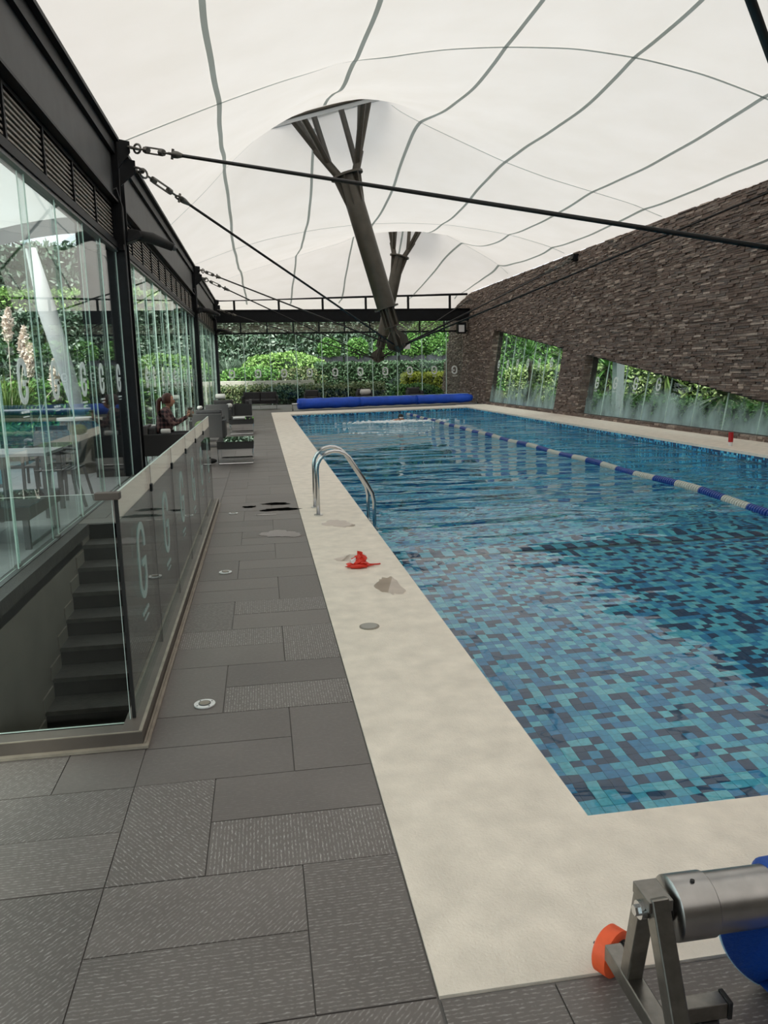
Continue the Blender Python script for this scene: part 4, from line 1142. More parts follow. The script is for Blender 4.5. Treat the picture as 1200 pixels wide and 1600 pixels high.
def puddle(x, y, w, d, label, seed, n=26, mt='wet', z=.0035):
    r_ = random.Random(seed); pts = []
    n = 60; ph = [r_.uniform(0, 6.28) for _ in range(5)]
    for k in range(n):
        a = 2 * math.pi * k / n; rr = .72 + .13 * math.sin(2 * a + ph[0]) + .09 * math.sin(3 * a + ph[1]) + .07 * math.sin(5 * a + ph[2]) + .04 * math.sin(9 * a + ph[3]) + .03 * math.sin(14 * a + ph[4])
        pts.append((w / 2 * rr * math.cos(a), d / 2 * rr * math.sin(a)))
    mb = MB(); mb.v = [(0, 0, .0012)] + [(p_[0], p_[1], .0012) for p_ in pts]
    mb.f = [(0, k + 1, (k + 1) % n + 1) for k in range(n)]; mb.m = [0] * n
    o = mb.obj('puddle', mt); o.location = (x, y, z); tag(o, label, 'puddle'); return o
mat('puddle_dark_reflection', (0.004, 0.004, 0.004), 1.0, 0, 0.0)  # matte black paints in the dark beams mirrored by the puddles
puddle(.16, 8.72, .52, .26, 'puddle with painted dark reflection on the deck beside the coping, wider one', 3, mt='puddle_dark_reflection')
puddle(.12, 9.12, .46, .20, 'puddle streak with painted dark reflection just behind the wider one', 5, mt='puddle_dark_reflection')
puddle(-.20, 8.98, .18, .20, 'small puddle with painted dark reflection left of the two wider ones', 8, mt='puddle_dark_reflection')
puddle(-.02, 8.42, .30, .10, 'small shiny wet patch on the deck before the dark puddles', 9)
puddle(.12, 7.35, .50, .45, 'shiny wet patch on the deck level with the ladder foot', 11)
puddle(.72, 7.70, .40, .55, 'thin film of water on the coping at the ladder foot', 12, z=.006)
puddle(.86, 5.30, .22, .75, 'drying wet patch on the coping edge beyond the drain', 13, z=.006)
puddle(.70, 6.2, .34, .40, 'thin wet film on the coping around the red cap', 14, z=.006)

# crumpled red swim cap with goggles strap
cap = thing('swim_cap', 'crumpled red silicone swim cap with a pale patch lying on the coping', 'swim cap', (.70, 5.90, .007))
mb = MB(); r_ = random.Random(4)
nu, nv = 18, 9
for j in range(nv + 1):
    for i in range(nu):
        a = 2 * math.pi * i / nu; th = math.pi / 2 * j / nv
        rr = 1 + .22 * math.sin(3 * a + 2 * j) + .1 * math.sin(7 * a)
        mb.v.append((.085 * rr * math.cos(a) * math.cos(th), .055 * rr * math.sin(a) * math.cos(th), max(0, (.085 + .02 * math.sin(4 * a)) * math.sin(th) * (1 + .25 * math.cos(a)))))
for j in range(nv):
    for i in range(nu):
        i2 = (i + 1) % nu; mb.cur = 1 if (9 <= i <= 11 and j > 2 and j < 8) else 0
        mb.f.append((j * nu + i, j * nu + i2, (j + 1) * nu + i2, (j + 1) * nu + i)); mb.m.append(mb.cur)
mb.obj('cap', ['red_silicone', 'white_plastic'], cap, False)
MB().tube([(.05, -.02, .006), (.09, -.03, .012), (.13, .0, .008), (.10, .03, .006), (.16, .02, .006), (.19, .03, .005)], .006, 6).obj('strap', 'red_silicone', cap, True)
MB().tube([(-.06, -.05, .012), (.0, -.065, .02), (.07, -.055, .012)], [.012, .016, .010], 8).obj('folded_rim', 'red_silicone', cap, True)
# red and white cup across the pool
cup = thing('tumbler', 'small red tumbler with a clear pale base on the far right coping', 'cup', (8.82, 13.33, .004))
mb = MB().tube([(0, 0, .075), (0, 0, .25)], .045, 16); mb.obj('red_body', 'red_plastic', cap if False else cup, False)
MB().tube([(0, 0, 0), (0, 0, .075)], [.034, .04], 16).obj('pale_base', 'white_plastic', cup)
MB().tube([(0, 0, .25), (0, 0, .262)], .048, 16).obj('lid', 'red_plastic', cup)

# ================================================================== LANE ROPE
rope = thing('lane_rope', 'blue and white lane rope floating along the pool', 'lane rope', (5.68, 7.0, ZW))
rl = [(6.0, 2.6), (5.57, 7.64), (5.66, 8.3), (5.75, 9.3), (5.72, 13.4), (5.68, 16.9), (5.60, 22.5), (5.56, 29.4)]
def ropex(y): return float(np.interp(y, [p[1] for p in rl], [p[0] for p in rl]))
disc = []
y = 5.6; k = 0; GL = .60
def disc_mesh(mt): return MB().tube([(0, -.022, 0), (0, -.014, 0), (0, .014, 0), (0, .022, 0)], [.035, .062, .062, .035], 12).mesh('float', mt)
dm = [disc_mesh('float_blue'), disc_mesh('float_white')]
big = MB(); n = 0
while y < 29.3:
    c = int((y - 7.45) // GL) % 2; x = ropex(y); zz = .012 + .012 * math.sin(y * 2.1)
    if 7.2 < y and n < 298:
        o = bpy.data.objects.new('float', dm[c]); COL.objects.link(o); o.parent = rope; o.location = (x - 5.68, y - 7.0, zz); n += 1
    else:
        big.cur = c; big.tube([(x - 5.68, y - 7.0 - .022, zz), (x - 5.68, y - 7.0 - .012, zz), (x - 5.68, y - 7.0 + .012, zz), (x - 5.68, y - 7.0 + .022, zz)], [.035, .062, .062, .035], 8)
    y += .055
stuff(big.obj('far_floats', ['float_blue', 'float_white'], rope))
MB().tube([(ropex(y) - 5.68, y - 7.0, .012) for y in np.arange(2.6, 29.6, .5)], .006, 5).obj('line', 'cable', rope)

# ================================================================== FAR COVER ROLLER
cr = thing('pool_cover', 'long blue rolled up pool cover at the far end of the pool', 'pool cover', (1.5, 31.75, 0))
p0 = Vector((0, 0, .27)); p1 = Vector((7.9, 2.0, .27)); d = (p1 - p0); segs = [0, .33, .66, 1.0]
for i in range(3):
    a = p0 + d * segs[i]; b = p0 + d * segs[i + 1]; n_ = 14
    path = [tuple(a + (b - a) * (j / n_)) for j in range(n_ + 1)]
    rs = [.20 + .012 * math.sin(j * 1.7 + i) + (.0 if i else .02) for j in range(n_ + 1)]
    if i == 2: rs[-1] = .13
    MB().tube(path, rs, 18).obj('rolled_cover', 'cover_blue_roll', cr, True)
MB().bar((0, -.02, .475), (7.7, 1.93, .475), .05, .012).obj('hem', 'cover_hem', cr)
for e_, s_ in ((p0, -1), (p1, 1)):
    u = d.normalized() * s_
    MB().tube([tuple(e_), tuple(e_ + u * .28)], .035, 10).obj('axle', 'chrome', cr)
    fr = MB(); c_ = e_ + u * .25
    fr.bar((c_.x, c_.y, .03), (c_.x, c_.y, .33), .04, .04); fr.bar((c_.x, c_.y - .22, .05), (c_.x, c_.y + .22, .05), .04, .04); fr.obj('end_stand', 'brushed_steel', cr)
    for q_ in (-.2, .2): MB().tube([(c_.x - .015, c_.y + q_, .045), (c_.x + .015, c_.y + q_, .045)], .04, 12).obj('wheel', 'black_rubber', cr)

# ================================================================== NEAR COVER REEL
reel = thing('cover_reel', 'stainless steel pool cover reel stand with orange wheel in the near corner', 'cover reel', (.81, 1.42, 0))
RL = Vector((.81, 1.42, 0))
def rq(mb, n, mt, sm=False, bevel=0, parent=None):
    o = mb.obj(n, mt, parent or reel, False, bevel)
    if parent is None: o.location = -RL
    if sm: smooth_by_angle(o)
    return o
bx = .805
rq(MB().box(bx - .022, bx + .022, 1.05, 1.572, .085, .128), 'base_beam', 'brushed_steel', bevel=.003)
# A-frame legs
rq(MB().bar((bx, 1.475, .125), (bx - .012, 1.405, .395), .040, .036, (0, 1, 0)), 'leg', 'brushed_steel', bevel=.003)
rq(MB().bar((bx + .004, 1.255, .125), (bx - .006, 1.372, .41), .040, .042, (0, 1, 0)), 'leg', 'brushed_steel', bevel=.003)
rq(MB().box(bx - .032, bx + .024, 1.352, 1.428, .385, .412), 'top_cap', 'brushed_steel', bevel=.002)
rq(MB().tube([(bx - .040, 1.385, .372), (bx - .028, 1.385, .372)], .020, 16), 'bolt_washer', 'chrome', True)
rq(MB().tube([(bx - .050, 1.385, .372), (bx - .040, 1.385, .372)], .012, 6), 'bolt_head', 'chrome')
TZ, TY = .358, 1.395
rq(MB().tube([(bx + .02, TY, TZ), (bx + .05, TY, TZ)], .028, 16), 'axle', 'black_rubber', True)
tb = MB().tube([(bx + .036, TY, TZ), (bx + .040, TY, TZ), (bx + .125, TY, TZ), (bx + .128, TY, TZ)], [.064, .069, .069, .066], 40)
sl = rq(tb, 'end_sleeve', 'tube_steel', True)
rq(MB().tube([(bx + .125, TY, TZ), (9.1, TY, TZ)], .0645, 40), 'tube', 'tube_steel', True)
rq(MB().tube([(bx + .085, TY - .012, TZ + .066), (bx + .085, TY - .012, TZ + .072)], .005, 10), 'screw_hole', 'black_rubber')
# cross bar with end plug
rq(MB().box(bx + .02, bx + .175, 1.355, 1.395, .085, .125), 'cross_bar', 'brushed_steel', bevel=.003)
rq(MB().box(bx + .175, bx + .186, 1.353, 1.397, .083, .127), 'end_plug', 'black_rubber', bevel=.002)
def caster(x, y, rr, big_, rz=0.0):
    w_ = MB().tube([(-.024, 0, 0), (-.018, 0, 0), (.018, 0, 0), (.024, 0, 0)], [rr - .008, rr, rr, rr - .008], 36).obj('wheel', 'orange_rubber' if big_ else 'black_rubber', reel)
    smooth_by_angle(w_); w_.location = Vector((x, y, rr)) - RL; w_.rotation_euler = (0, 0, math.radians(rz))
    MB().tube([(-.026, 0, 0), (.026, 0, 0)], rr * .70, 28).obj('hub', 'black_rubber', w_)
    for a in range(5):
        aa = a * 2 * math.pi / 5
        for sx_ in (-.028, .028):
            MB().bar((sx_, 0, 0), (sx_, rr * .62 * math.cos(aa), rr * .62 * math.sin(aa)), .006, .012, (1, 0, 0)).obj('spoke', 'grey_plastic', w_)
caster(bx + .022, 1.622, .061, True, -58); caster(bx, 1.02, .063, True)
caster(bx + .135, 1.372, .040, False)
# rolled cover and hanging sheet
cv = thing('bubble_cover', 'blue bubble pool cover hanging from the steel tube in the near right corner', 'pool cover', (1.3, 1.4, 0))
CL = Vector((1.3, 1.4, 0))
mb = MB(); N = 24; xs_ = [1.085, 1.095, 1.3, 3, 6, 9]; nn = len(xs_)
path = [(x_, TY, TZ) for x_ in xs_]
o = MB().tube(path, [.066, .078, .085, .09, .09, .09], 28).obj('rolled_cover', 'cover_blue', cv, True); o.location = -CL
mb = MB(); rows = 22; cols = 16
grid = []
for j in range(rows + 1):
    s = j / rows; z_ = TZ * (1 - s) ** 1.0 - .06 * (1 - s) * s
    y_ = TY + .075 * math.cos(s * 2.2) + .02; 
    xe = 1.005 + .03 * s + .17 * s ** 2.6
    y_ = TY + .07 + .05 * s ** 2
    z_ = max(TZ - .03 - s * (TZ - .012), .014)
    grid.append([(xe + (3.0 - xe) * (i / cols) ** 2, y_ + .003 * math.sin(i * 1.3 + s * 5) * s, z_) for i in range(cols + 1)])
mb.grid(grid)
o = mb.obj('hanging_sheet', 'cover_blue', cv, True); o.location = -CL
so = o.modifiers.new('thick', 'SOLIDIFY'); so.thickness = .004
hm = MB().tube([tuple(Vector(gr[0])) for gr in grid], .004, 6).obj('hem', 'cover_hem', cv, True); hm.location = -CL
# apron of the cover on the floor towards the camera
mb = MB(); gr2 = []
for j in range(11):
    s = j / 10; gr2.append([(1.165 + .02 * s + (3 - 1.165) * (i / 8) ** 2 - .0, TY + .12 - s * .55, .014 + .008 * math.sin(i + j)) for i in range(9)])
mb.grid(gr2)
o = mb.obj('floor_sheet', 'cover_blue', cv, True); o.location = -CL
so = o.modifiers.new('thick', 'SOLIDIFY'); so.thickness = .004

# ================================================================== LOUNGE FURNITURE
def armchair_parts(t, w=.74, d=.70, panel='wicker_dark', body='wicker_grey'):
    """faces local +Y; back at -Y; origin on floor at centre"""
    h = .72; ah = .58
    MB().box(-w / 2 + .06, w / 2 - .06, -d / 2, -d / 2 + .08, .22, h).obj('backrest', body, t, bevel=.01)
    for s in (-1, 1):
        MB().box(s * w / 2 - (.07 if s > 0 else 0), s * w / 2 + (.07 if s < 0 else 0), -d / 2, d / 2, .22, ah).obj('arm_panel', panel, t, bevel=.01)
    MB().box(-w / 2 + .07, w / 2 - .07, -d / 2 + .08, d / 2, .22, .32).obj('seat_base', panel, t)
    MB().box(-w / 2 + .08, w / 2 - .08, -d / 2 + .09, d / 2 - .01, .32, .43).obj('seat_cushion', 'cushion_dark', t, bevel=.03)
    MB().box(-w / 2 + .09, w / 2 - .09, -d / 2 + .085, -d / 2 + .20, .43, .69).obj('back_cushion', 'cushion_dark', t, bevel=.03)
    for s in (-1, 1):
        x_ = s * (w / 2 - .03)
        MB().tube([(x_, -d / 2 + .04, .22), (x_, -d / 2 + .04, .015), (x_, d / 2 - .03, .015), (x_, d / 2 - .03, .22)], .014, 6).obj('sled_leg', 'chrome', t)
def armchair(loc, rz, label, **k):
    t = thing('armchair', label, 'armchair', loc, math.radians(rz), 'wicker armchairs'); armchair_parts(t, **k); return t
armchair((-1.63, 13.5, 0), -90, 'dark wicker armchair the woman sits in, behind the nearest column')
acB = armchair((-1.15, 16.9, 0), 0, 'wicker armchair just beyond the woman, seen from behind')
proto = acB
def more(loc, rz, label, s=1.0): return copy_tree(proto, None, loc, math.radians(rz), label)
more((-1.25, 18.4, 0), 180, 'dark wicker armchair facing the one just beyond the woman')
more((-1.22, 22.0, 0), 0, 'grey wicker armchair back to back in the middle of the lounge row')
more((-1.22, 25.2, 0), 180, 'dark wicker armchair farther along the left glazing')
more((-.66, 25.3, 0), 90, 'low open armchair near the far end facing the left glazing')
more((2.38, 36.4, 0), 180, 'wicker armchair leftmost of three behind the blue cover')
more((4.86, 36.4, 0), 180, 'wicker armchair with a white towel behind the blue cover')
more((7.30, 36.4, 0), 180, 'wicker armchair rightmost of three behind the blue cover')
# love seat
ls = thing('love_seat', 'two seat wicker love seat with chrome legs before the far glass', 'sofa', (-.04, 33.9, 0), math.pi)
MB().box(-.72, .72, -.36, -.28, .24, .74).obj('backrest', 'wicker_dark', ls, bevel=.01)
for s in (-1, 1):
    MB().box(s * .74 - .04, s * .74 + .04, -.36, .36, .24, .58).obj('arm_panel', 'wicker_dark', ls, bevel=.01)
    MB().box(s * .35 - .34, s * .35 + .34, -.27, -.14, .42, .74).obj('back_cushion', 'cushion_dark', ls, bevel=.03)
    MB().box(s * .35 - .34, s * .35 + .34, -.26, .34, .33, .44).obj('seat_cushion', 'cushion_dark', ls, bevel=.03)
    MB().tube([(s * .70, -.32, .24), (s * .70, -.32, .015), (s * .70, .33, .015), (s * .70, .33, .24)], .016, 6).obj('sled_leg', 'chrome', ls)
MB().box(-.72, .72, -.30, .36, .24, .33).obj('seat_base', 'wicker_dark', ls)
MB().bar((-.70, .35, .30), (.70, .35, .30), .02, .02).obj('front_rail', 'chrome', ls)
MB().bar((0, .33, .0), (0, .33, .24), .03, .03).obj('middle_leg', 'chrome', ls)
# coffee tables
def ctable(loc, label, w=.62, d=1.1):
    t = thing('coffee_table', label, 'table', loc, 0, 'low glass topped tables')
    MB().box(-w / 2, w / 2, -d / 2, d / 2, .27, .385).obj('apron', 'wicker_dark', t, bevel=.005)
    MB().box(-w / 2 - .004, w / 2 + .004, -d / 2 - .004, d / 2 + .004, .386, .396).obj('glass_top', 'glass_table', t, bevel=.002)
    for s in (-1, 1):
        y_ = s * (d / 2 - .02)
        MB().tube([(-w / 2 + .015, y_, .27), (-w / 2 + .015, y_, .015), (w / 2 - .015, y_, .015), (w / 2 - .015, y_, .27)], .014, 6).obj('sled_leg', 'chrome', t)
    MB().bar((-w / 2 + .015, -d / 2 + .02, .262), (w / 2 - .015, -d / 2 + .02, .262), .02, .016).obj('front_bar', 'chrome', t)
    return t
ct = ctable((-.48, 13.95, 0), 'nearer low wicker coffee table with a reflecting glass top')
c2 = copy_tree(ct, None, (-.53, 20.6, 0), 0, 'farther low wicker coffee table carrying a white cloth')
# towels
def towel(loc, label, s=1.0, rz=0):
    t = MB().tube([(-.13 * s, 0, 0), (-.11 * s, 0, .0), (.11 * s, 0, 0), (.13 * s, 0, 0)], [.05 * s, .07 * s, .07 * s, .05 * s], 12).obj('towel', 'white_cloth', smooth=True)
    t.location = loc; t.rotation_euler = (0, 0, rz); tag(t, label, 'towel'); return t
towel((-1.82, 13.75, .655), 'white rolled towel on the armchair near the column', .8, .3)
towel((-1.60, 13.18, .625), 'white rolled towel on the near arm of the woman\'s chair', .6, 0)
towel((-1.45, 18.75, .77), 'white rolled towel on the back of the second armchair row', .6, 1.2)
towel((-1.30, 25.5, .83), 'white rolled towel on the dark armchair near the far end', 1.2, 0)
towel((-.90, 22.2, .66), 'white rolled towel on the arm of the grey armchair', .9, 1.3)
towel((4.90, 36.25, .57), 'white towel with dark bag on the middle far armchair', 1.9, .2)
tag(MB().box(-.19, .12, -.2, .2, 0, .03).obj('napkin', 'white_cloth', bevel=.01), 'folded white cloth on the farther coffee table', 'cloth').location = (-.56, 20.5, .397)

# ================================================================== PEOPLE
def skin_obj(name, verts, edges, radii, mt, parent=None, root=0, sub=2):
    me = bpy.data.meshes.new(name); me.from_pydata(verts, edges, []); me.materials.append(MAT[mt] if isinstance(mt, str) else MAT[mt[0]])
    o = bpy.data.objects.new(name, me); COL.objects.link(o)
    if parent: o.parent = parent
    md = o.modifiers.new('skin', 'SKIN'); md.use_smooth_shade = True
    for i, r_ in enumerate(radii):
        sv = me.skin_vertices[0].data[i]; sv.radius = (r_, r_) if not isinstance(r_, tuple) else r_; sv.use_root = (i == root)
    sb = o.modifiers.new('sub', 'SUBSURF'); sb.levels = sub; sb.render_levels = sub
    return o
def head(parent, c, face_dir, s=1.0, hair=True):
    """head looking along +X in local space, at c"""
    mb = MB(); seg, rings = 20, 16; cx, cy, cz = c
    for i in range(rings + 1):
        th = math.pi * i / rings
        for k in range(seg):
            a = 2 * math.pi * k / seg; x = math.sin(th) * math.cos(a); y = math.sin(th) * math.sin(a); z = math.cos(th)
            X = x * .094; Y = y * .074; Z = z * .115
            if z < -.1 and x < .3: X *= 1 - .25 * (-z)           # nape
            if z < -.2: Y *= 1 - .35 * (-z - .2); X += .012 * (-z)  # jaw and chin
            if x > .8 and abs(y) < .3 and -.45 < z < .15: X += .020 * (1 - abs(y) / .3) * (1 if -.32 < z < -.05 else .3)   # nose
            if x > .7 and .05 < z < .35 and abs(abs(y) - .38) < .2: X -= .006
            mb.v.append((cx + X * s, cy + Y * s, cz + Z * s))
    for i in range(rings):
        for k in range(seg):
            k2 = (k + 1) % seg; mb.f.append((i * seg + k, (i + 1) * seg + k, (i + 1) * seg + k2, i * seg + k2)); mb.m.append(0)
    h = mb.obj('head', 'skin', parent, True)
    for sg in (-1, 1):
        MB().ball((cx + .084 * s, cy + sg * .030 * s, cz + .012 * s), .011 * s, 8, 6).obj('eye', 'white_plastic', parent, True)
        MB().ball((cx + .093 * s, cy + sg * .030 * s, cz + .012 * s), .005 * s, 6, 5).obj('pupil', 'black_rubber', parent, True)
        MB().ball((cx + .0, cy + sg * .074 * s, cz - .01 * s), .02 * s, 8, 6, (.7, .35, 1.2)).obj('ear', 'skin', parent, True)
    MB().ball((cx + .092 * s, cy, cz - .058 * s), .016 * s, 8, 6, (.5, 1.3, .35)).obj('mouth', 'red_silicone' if False else 'lips', parent, True)
    return h
mat('lips', (0.42, 0.12, 0.10), .5)
def hand(parent, wrist, direction, curl, side, name='hand'):
    """palm plus five separate curled fingers"""
    W_ = Vector(wrist); D = Vector(direction).normalized(); S_ = Vector(side).normalized(); C_ = D.cross(S_).normalized() * curl
    v = [tuple(W_), tuple(W_ + D * .04), tuple(W_ + D * .085)]; e = [(0, 1), (1, 2)]; r = [(.022, .020), (.034, .018), (.036, .016)]
    palm = skin_obj(name, v, e, r, 'skin', parent, 0, 1)
    for i, (of, ln) in enumerate(((-.028, .062), (-.009, .072), (.010, .068), (.028, .052))):
        a = W_ + D * .078 + S_ * of; b = a + D * ln * .45 + C_ * .006; c = b + D * ln * .20 + C_ * .026; d_ = c - D * .006 + C_ * .024
        skin_obj('finger', [tuple(a), tuple(b), tuple(c), tuple(d_)], [(0, 1), (1, 2), (2, 3)], [.0095, .009, .0085, .0075], 'skin', palm, 0, 1)
    a = W_ + D * .03 - S_ * .026; b = a + D * .025 - S_ * .022 + C_ * .01; c = b + D * .028 + C_ * .016
    skin_obj('thumb', [tuple(a), tuple(b), tuple(c)], [(0, 1), (1, 2)], [.012, .011, .009], 'skin', palm, 0, 1)
    return palm
# seated woman, facing +X, seat height .43
wo_ = thing('person', 'seated woman with long auburn ponytail in a dark plaid shirt holding a drink', 'person', (-1.60, 13.55, 0))
hip = (-.08, 0, .52); wst = (-.07, 0, .66); chs = (-.03, 0, .82); nb = (-.01, 0, .94); nk = (.015, 0, 1.0)
sl_, sr_ = (-.02, .17, .90), (-.02, -.17, .90)
body = skin_obj('body', [hip, wst, chs, nb, nk, sl_, sr_, (.12, .20, .72), (.12, -.20, .72), (.33, .07, .84), (.33, -.07, .84)],
    [(0, 1), (1, 2), (2, 3), (3, 4), (3, 5), (3, 6), (5, 7), (6, 8), (7, 9), (8, 10)],
    [(.14, .16), (.12, .15), (.12, .17), (.085, .12), .05, .062, .062, .050, .050, .034, .034], 'plaid', wo_, 0)
legs = skin_obj('trousers', [(-.06, 0, .50), (-.03, .10, .50), (-.03, -.10, .50), (.40, .12, .50), (.40, -.12, .50), (.44, .13, .10), (.62, -.10, .12)],
    [(0, 1), (0, 2), (1, 3), (2, 4), (3, 5), (4, 6)], [.12, .10, .10, .068, .068, .045, .045], 'denim_black', wo_, 0)
for q_, (x_, y_, z_) in enumerate(((.44, .13, .05), (.62, -.10, .07))):
    MB().ball((x_ + .06, y_, z_), .05, 12, 8, (2.3, .9, .95)).obj('shoe', 'black_rubber', wo_, True)
skin_obj('neck', [(.01, 0, .96), (.022, 0, 1.05)], [(0, 1)], [.048, .044], 'skin', wo_, 0, 1)
head(wo_, (.035, 0, 1.125), None)
mb = MB(); seg, rings = 18, 12
for i in range(rings + 1):
    th = math.pi * .66 * i / rings
    for k in range(seg):
        a = 2 * math.pi * k / seg; x = math.sin(th) * math.cos(a); y = math.sin(th) * math.sin(a); z = math.cos(th)
        cut = 1.0 if x < .45 or z > .55 else .90
        mb.v.append((.022 + x * .105 * cut, y * .086 * (1 if x < .5 else .9), 1.135 + z * .118))
for i in range(rings):
    for k in range(seg):
        k2 = (k + 1) % seg; cxx = sum(mb.v[j][0] for j in (i * seg + k, (i + 1) * seg + k2)) / 2; czz = mb.v[(i + 1) * seg + k][2]
        if cxx > .085 and czz < 1.19: continue
        mb.f.append((i * seg + k, (i + 1) * seg + k, (i + 1) * seg + k2, i * seg + k2)); mb.m.append(0)
mb.obj('hair', 'hair', wo_, True)
MB().tube([(-.075, 0, 1.16), (-.125, .0, 1.12), (-.14, 0, 1.0), (-.135, -.02, .86), (-.13, -.02, .74)], [.035, .042, .040, .032, .012], 10).obj('ponytail', 'hair', wo_, True)
hand(wo_, (.33, .07, .845), (.4, -.35, .5), -1, (0, .4, .3)); hand(wo_, (.33, -.07, .845), (.4, .35, .5), 1, (0, .4, -.3))
MB().tube([(-.02, .04, .93), (.06, .05, .85), (.10, .03, .72)], .012, 6).obj('collar_edge', 'white_cloth', wo_, True)
dk = thing('drink_bottle', 'pale drink bottle with a brown lid held in the woman\'s hands', 'bottle', (-1.215, 13.55, .83))
MB().tube([(0, 0, 0), (0, 0, .11), (0, 0, .13)], [.036, .040, .032], 14).obj('body', 'kerb_trim', dk, True)
MB().tube([(0, 0, .13), (0, 0, .165)], .042, 14).obj('lid', 'kerb_beige', dk, True)
bagp = MB(); bagp.ball((0, 0, 0), .12, 14, 10, (1.0, .8, .75)); bo = bagp.obj('tote_bag', 'bag_green' if False else 'leafy_cloth' if 'leafy_cloth' in MAT else 'white_cloth', smooth=True)
mat('green_print', (0.30, 0.42, 0.18), .8, noise=(30, .6)); bo.data.materials[0] = MAT['green_print']
bo.location = (-1.03, 13.42, .68); tag(bo, 'green and cream patterned bag on the woman\'s lap', 'bag')

# swimmer in breaststroke far out in the pool
sw = thing('person', 'swimmer with a dark cap splashing in the far part of the pool', 'person', (4.62, 25.5, ZW), math.radians(-90))
skin_obj('body', [(-.9, 0, -.10), (-.55, 0, -.08), (-.25, 0, -.06), (-.08, 0, -.02), (-.12, .2, -.03), (-.12, -.2, -.03), (.15, .42, -.04), (.15, -.42, -.04), (.42, .30, -.03), (.42, -.30, -.03), (-1.3, .12, -.12), (-1.3, -.12, -.12), (-1.7, .2, -.14), (-1.7, -.2, -.14)],
    [(0, 1), (1, 2), (2, 3), (3, 4), (3, 5), (4, 6), (5, 7), (6, 8), (7, 9), (0, 10), (0, 11), (10, 12), (11, 13)],
    [.13, .12, .15, .10, .07, .07, .045, .045, .03, .03, .08, .08, .05, .05], 'skin', sw, 0, 1)
head(sw, (.10, 0, .10), None)
MB().ball((.085, 0, .135), .112, 14, 10, (1, .85, .95)).obj('swim_cap', 'black_rubber', sw, True)
MB().tube([(.17, -.07, .12), (.20, 0, .12), (.17, .07, .12)], .018, 6).obj('goggles', 'white_plastic', sw, True)
mb = MB(); r_ = random.Random(3)
for k in range(900):
    rr = abs(r_.gauss(0, .45)); a = r_.uniform(0, 2 * math.pi); x_ = rr * math.cos(a) * 1.9; y_ = rr * math.sin(a) * .7; s_ = r_.uniform(.015, .05)
    mb.ball((x_, y_, r_.uniform(0, .03)), s_, 5, 3, (1.6, 1.2, .5))
fo = mb.obj('splash', 'foam'); fo.location = (4.4, 24.9, ZW); tag(fo, 'white splash foam around the swimmer', 'splash', kind='stuff')

# ================================================================== OUTDOOR GROUND
gr = MB()
gr.box(-60, -2.08, -10, 90, -.5, -.035)
gr.box(-2.08, 60, 38.3, 90, -.5, -.02)
gr.box(10.35, 60, -10, 38.3, -.5, -.02)
struct(gr.obj('floor_garden', 'garden_soil'), 'garden soil around the pool hall')
tr_ = struct(empty_struct('floor_terrace', 'pale grey tiled terrace outside the left glazing'))
tg = []
for i in range(14):
    for j in range(24):
        x0 = -2.10 - (i + 1) * .6; y0 = 1.0 + j * .6
        tg.append((x0, y0))
tm_ = MB().box(.003, .597, .003, .597, -.03, 0).mesh('paver', 'terrace_tile')
tg.sort(key=lambda t: abs(t[0] + 2.3) + abs(t[1] - 9) * .6)
for x0, y0 in tg[:120]:
    o = bpy.data.objects.new('paver', tm_); COL.objects.link(o); o.parent = tr_; o.location = (x0, y0, 0)
big = MB()
for x0, y0 in tg[120:]: big.box(x0 + .003, x0 + .597, y0 + .003, y0 + .597, -.03, 0)
stuff(big.obj('far_pavers', 'terrace_tile', tr_))

# ---------------------------------------------------------------- foliage
def leaves_mesh(name, P_, size, mt, normals=None, droop=False):
    """P_ (n,3) leaf centres; each leaf a folded quad (2 triangles)"""
    n = len(P_); d = rng.normal(size=(n, 3)); d /= np.linalg.norm(d, axis=1)[:, None]
    if normals is not None: d = d - .0 * normals
    e = rng.normal(size=(n, 3)); e -= (e * d).sum(1)[:, None] * d; e /= np.linalg.norm(e, axis=1)[:, None]
    s = size * rng.uniform(.6, 1.3, (n, 1))
    a = P_ - d * s; b = P_ + e * s * .45; c = P_ + d * s; f = P_ - e * s * .45
    V = np.stack([a, b, c, f], 1).reshape(-1, 3).astype(np.float32)
    me = bpy.data.meshes.new(name); me.vertices.add(4 * n); me.vertices.foreach_set('co', V.ravel())
    me.loops.add(4 * n); me.loops.foreach_set('vertex_index', np.arange(4 * n, dtype=np.int32))
    me.polygons.add(n); me.polygons.foreach_set('loop_start', np.arange(0, 4 * n, 4, dtype=np.int32))
    me.materials.append(MAT[mt]); me.update(calc_edges=True); return me
def box_shell(n, x0, x1, y0, y1, z0, z1, puff=.08, lump=.0):
    dx, dy, dz = x1 - x0, y1 - y0, z1 - z0
    faces = [('y', dx * dz), ('Y', dx * dz * .3), ('x', dy * dz), ('X', dy * dz), ('Z', dx * dy)]
    w = np.array([f[1] for f in faces]); w /= w.sum(); k = rng.choice(5, n, p=w)
    P_ = np.stack([rng.uniform(x0, x1, n), rng.uniform(y0, y1, n), rng.uniform(z0, z1, n)], 1)
    P_[k == 0, 1] = y0; P_[k == 1, 1] = y1; P_[k == 2, 0] = x0; P_[k == 3, 0] = x1; P_[k == 4, 2] = z1
    return P_ + rng.normal(scale=puff, size=P_.shape)
